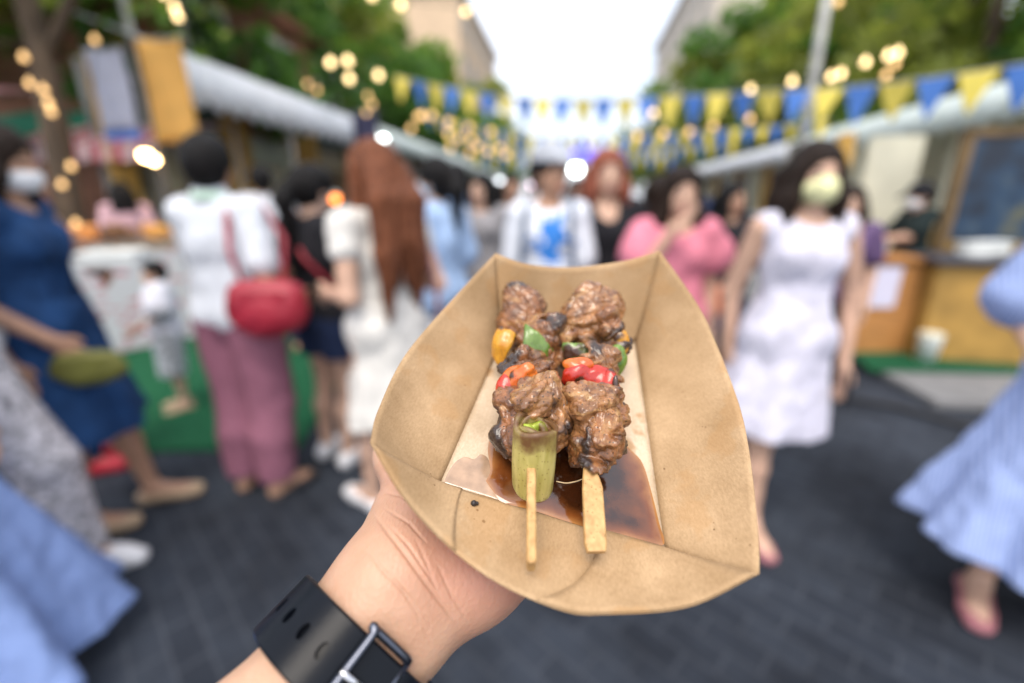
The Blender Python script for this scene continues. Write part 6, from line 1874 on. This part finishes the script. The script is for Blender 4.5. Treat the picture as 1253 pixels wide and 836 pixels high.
# wrist creases and soft tendons: grooves in the surface
def groove(P, pts, depth, sig):
    pts = np.asarray(pts)
    best = np.full(len(P), 1e9); fade = np.zeros(len(P)); ns = len(pts) - 1
    for si, (a, b) in enumerate(zip(pts[:-1], pts[1:])):
        ab = b - a; t = np.clip(((P - a) @ ab) / (ab @ ab), 0, 1)
        dd = np.linalg.norm(P - a - t[:, None] * ab, axis=1); k_ = dd < best
        fade = np.where(k_, np.sin(math.pi * np.clip((si + t) / ns, .02, .98)), fade); best = np.minimum(best, dd)
    return depth * np.exp(-(best / sig) ** 2) * fade ** .7
nrm = np.zeros_like(P)
v0, v1, v2 = P[f[:, 0]], P[f[:, 1]], P[f[:, 2]]
fn = np.cross(v1 - v0, v2 - v0)
for k in range(3): np.add.at(nrm, f[:, k], fn)
nrm /= np.maximum(np.linalg.norm(nrm, axis=1), 1e-9)[:, None]
near = (P[:, 2] > 90)
pix = np.stack([626.5 + 560 * P[:, 0] / np.maximum(P[:, 2], 20), 418 - 560 * P[:, 1] / np.maximum(P[:, 2], 20)], 1)
pz = np.c_[pix, np.zeros(len(P))]
facing = (nrm * (P / np.linalg.norm(P, axis=1)[:, None])).sum(1) < .1
CREASES = [([(452, 622), (472, 648), (497, 680), (520, 712), (545, 745), (566, 772)], .75, 2.8), ([(468, 635), (500, 668), (524, 704), (540, 730)], .42, 2.2), ([(445, 668), (470, 700), (505, 735), (535, 775)], .45, 2.8), ([(506, 655), (522, 690), (535, 722)], .30, 2.2), ([(470, 622), (500, 640), (525, 668)], .45, 1.8), ([(460, 600), (490, 607), (515, 622)], .4, 1.8), ([(478, 700), (505, 742), (530, 790)], .35, 2.2), ([(535, 690), (552, 728), (575, 765)], .4, 2.0)]
dsp = np.zeros(len(P))
for pts, dep, sg in CREASES:
    dsp -= groove(pz, [(x, y, 0) for x, y in pts], dep, sg) * facing * near
dsp += .10 * fbm(P, .12, 5, 2)
HC = cam2w(BAND)[0]
def arm_skin():
    m, t, p = _nodes('skin_arm')
    N, L = t.nodes.new, t.links.new
    tc = N('ShaderNodeTexCoord')
    nz = N('ShaderNodeTexNoise'); nz.inputs['Scale'].default_value = 55; nz.inputs['Detail'].default_value = 6
    L(tc.outputs['Object'], nz.inputs['Vector'])
    cr = N('ShaderNodeValToRGB'); cr.color_ramp.elements[0].position = .28; cr.color_ramp.elements[1].position = .75
    cr.color_ramp.elements[0].color = (.44, .255, .162, 1); cr.color_ramp.elements[1].color = (.55, .345, .232, 1)
    L(nz.outputs[0], cr.inputs[0])
    at = N('ShaderNodeAttribute'); at.attribute_name = 'flush'
    mx = N('ShaderNodeMix'); mx.data_type = 'RGBA'; L(at.outputs['Fac'], mx.inputs[0]); L(cr.outputs[0], mx.inputs[6]); mx.inputs[7].default_value = (.58, .235, .18, 1)
    L(mx.outputs[2], p.inputs['Base Color'])
    p.inputs['Roughness'].default_value = .48; p.inputs['Specular IOR Level'].default_value = .42
    p.inputs['Subsurface Weight'].default_value = .3; p.inputs['Subsurface Radius'].default_value = (1, .35, .18); p.inputs['Subsurface Scale'].default_value = .004
    v = N('ShaderNodeTexVoronoi'); v.inputs['Scale'].default_value = 900
    mp = N('ShaderNodeMapping'); mp.inputs['Scale'].default_value = (1, .5, .8); mp.inputs['Rotation'].default_value = (.4, .3, .7)
    L(tc.outputs['Object'], mp.inputs[0]); L(mp.outputs[0], v.inputs['Vector'])
    n2 = N('ShaderNodeTexNoise'); n2.inputs['Scale'].default_value = 520; n2.inputs['Detail'].default_value = 4
    L(mp.outputs[0], n2.inputs['Vector'])
    ad = N('ShaderNodeMath'); ad.operation = 'ADD'; L(v.outputs['Distance'], ad.inputs[0]); L(n2.outputs[0], ad.inputs[1])
    b = N('ShaderNodeBump'); b.inputs['Strength'].default_value = .28; b.inputs['Distance'].default_value = .0005
    L(ad.outputs[0], b.inputs['Height']); L(b.outputs[0], p.inputs['Normal'])
    return m
P2 = P + nrm * dsp[:, None]
arm = link_mesh('person', cam2w(P2) - HC, f, arm_skin(), None, HC)
hyp = HEEL + wp * 16 + dp * 12 + BNp * 14
fl = np.exp(-(np.linalg.norm(P - hyp, axis=1) / 29) ** 2) * 1.0 + np.exp(-(np.linalg.norm(P - (HEEL - wp * 26 + dp * 6 + BNp * 12), axis=1) / 14) ** 2) * .35
a = arm.data.attributes.new('flush', 'FLOAT', 'POINT'); a.data.foreach_set('value', np.clip(fl, 0, 1).astype(np.float32))
tag(arm, 'bare forearm and hand holding the paper tray from below', 'person')

# ------------------------------------------------------------------ wristwatch
watch = thing('wristwatch', 'black sport watch strap with a dark metal buckle round the wrist', 'watch', HC)
RUB = mat('strap_rubber', (.004, .0055, .009), .30, .15, 30, .12, 600, .16, bdist=.0003)
STEEL = mat('buckle_steel', (.11, .12, .15), .28, .1, 30, metal=1.0)
STEELH = mat('prong_steel', (.55, .55, .57), .18, .05, 30, metal=1.0)
WA, RA = 6.6, 18.6
def band_pt(u, off, lift):
    """u in 0..1 round the wrist from the palm-side centre towards the little finger; off along the arm; lift above the skin"""
    rr = RA + lift - off * .035
    per = 4 * WA + 2 * math.pi * RA
    s_ = (u % 1.0) * per
    if s_ < WA: x, y = s_, rr
    elif s_ < WA + math.pi * RA:
        a = (s_ - WA) / RA; x, y = WA + rr * math.sin(a), rr * math.cos(a)
    elif s_ < 3 * WA + math.pi * RA: x, y = WA - (s_ - WA - math.pi * RA), -rr
    elif s_ < 3 * WA + 2 * math.pi * RA:
        a = (s_ - 3 * WA - math.pi * RA) / RA; x, y = -WA - rr * math.sin(a), -rr * math.cos(a)
    else: x, y = -WA + (s_ - 3 * WA - 2 * math.pi * RA), rr
    return BAND + wF_ * x + nF * y + dF * off
def band_mesh(u0, u1, half, l0, l1, n=90, bev=.6):
    prof = [(-half, l0), (half, l0), (half, l1 - bev), (half - bev, l1), (-half + bev, l1), (-half, l1 - bev)]
    V = []; k = len(prof)
    closed = u1 - u0 >= .999
    for i in range(n + (0 if closed else 1)):
        u = u0 + (u1 - u0) * i / n
        for o_, l in prof: V.append(band_pt(u, o_, l))
    N_ = n if closed else n + 1
    F = [(i * k + j, i * k + (j + 1) % k, ((i + 1) % N_) * k + (j + 1) % k, ((i + 1) % N_) * k + j) for i in range(n) for j in range(k)]
    if not closed:
        F.append(tuple(range(k - 1, -1, -1))); F.append(tuple((N_ - 1) * k + j for j in range(k)))
    return V, F
V, F = band_mesh(0, 1, 9.9, .1, 2.0, 120)
strap = link_mesh('strap', cam2w(V) - HC, F, RUB, watch, smooth=False)
V, F = band_mesh(-.36, .12, 9.9, 2.05, 4.2, 90)
tail = link_mesh('strap_tail', cam2w(V) - HC, F, RUB, watch, smooth=False)
# punched holes along the tail: cut, so that the lower strap shows
cutm = MB()
HU = [-.28, -.235, -.19, -.145, -.10, .05]
for u in HU:
    c0 = band_pt(u, 0, 3); up = band_pt(u, 0, 8) - c0; up /= np.linalg.norm(up)
    tan = band_pt(u + .004, 0, 3) - band_pt(u - .004, 0, 3); tan /= np.linalg.norm(tan)
    V = []; n = 20
    for h in (-1.6, 4):
        for i in range(n):
            th_ = 2 * math.pi * i / n
            V.append(c0 + up * h + tan * 1.35 * math.cos(th_) + dF * 2.3 * math.sin(th_))
    cutm.add(cam2w(V) - HC, [(i, (i + 1) % n, n + (i + 1) % n, n + i) for i in range(n)] + [tuple(range(n - 1, -1, -1)), tuple(range(n, 2 * n))])
cutter = cutm.build('cutter', RUB, watch)
for tgt in (tail,):
    bm = bmesh.new(); bm.from_mesh(tgt.data); bmesh.ops.recalc_face_normals(bm, faces=bm.faces); bm.to_mesh(tgt.data); bm.free()
bm = bmesh.new(); bm.from_mesh(cutter.data); bmesh.ops.recalc_face_normals(bm, faces=bm.faces); bm.to_mesh(cutter.data); bm.free()
md = tail.modifiers.new('holes', 'BOOLEAN'); md.object = cutter; md.operation = 'DIFFERENCE'; md.solver = 'EXACT'
bpy.context.view_layer.update()
dg = bpy.context.evaluated_depsgraph_get()
newm = bpy.data.meshes.new_from_object(tail.evaluated_get(dg))
tail.modifiers.clear(); tail.data = newm
bpy.data.objects.remove(cutter)
# buckle: rectangular wire frame over the tail, prong
def brl(u, off, l): return cam2w(band_pt(u - .005, off * .93, l))[0] - HC
m = MB()
fr = [(-.055, -12.6, 2.6), (-.055, -12.6, 5.2), (-.05, -12.0, 6.2), (-.05, 0, 6.4), (-.05, 12.0, 6.2), (-.053, 12.8, 5.0), (.03, 12.9, 4.4), (.05, 12.6, 3.6)]
m.tube(catmull([brl(*q) for q in fr], 6), .0013, 10)
m.tube([brl(-.05, -12.2, 5.6), brl(.05, -12.4, 3.6)], .0013, 10)
m.tube([brl(.05, -12.6, 3.4), brl(.05, 12.6, 3.4)], .0011, 10)
bk = m.build('buckle', STEEL, watch, smooth=True)
m = MB(); m.tube([brl(.02, 0, 4.6), brl(-.015, 0, 5.6), brl(-.056, 0, 7.6)], [.001, .0011, .0009], 10)
m.build('prong', STEELH, bk, smooth=True)
# keeper loop and the watch case on the back of the wrist
V, F = band_mesh(.10, .125, 12, 4.3, 5.4, 4, .3)
link_mesh('keeper', cam2w(V) - HC, F, RUB, watch, smooth=False)
c0 = BAND - nF * (RA + 5)
Mw = Matrix(((wF_[0], dF[0], -nF[0]), (wF_[1], dF[1], -nF[1]), (wF_[2], dF[2], -nF[2])))
bm = bmesh.new(); bmesh.ops.create_cube(bm, size=1); bmesh.ops.scale(bm, vec=(36, 42, 10), verts=bm.verts)
bmesh.ops.bevel(bm, geom=bm.edges[:], offset=4, segments=3, affect='EDGES')
V = [c0 + np.array(Mw @ v.co) for v in bm.verts]; bm.verts.index_update()
F = [[v.index for v in q.verts] for q in bm.faces]; bm.free()
cs = link_mesh('case', cam2w(V) - HC, F, STEEL, watch)
V = [c0 - nF * 5.3 + wF_ * x + dF * y - nF * z for z in (0, .5) for x, y in ((-15, -18), (15, -18), (15, 18), (-15, 18))]
link_mesh('screen', cam2w(V) - HC, [(3, 2, 1, 0), (4, 5, 6, 7), (0, 1, 5, 4), (1, 2, 6, 5), (2, 3, 7, 6), (3, 0, 4, 7)], GLASSD, cs, smooth=False)
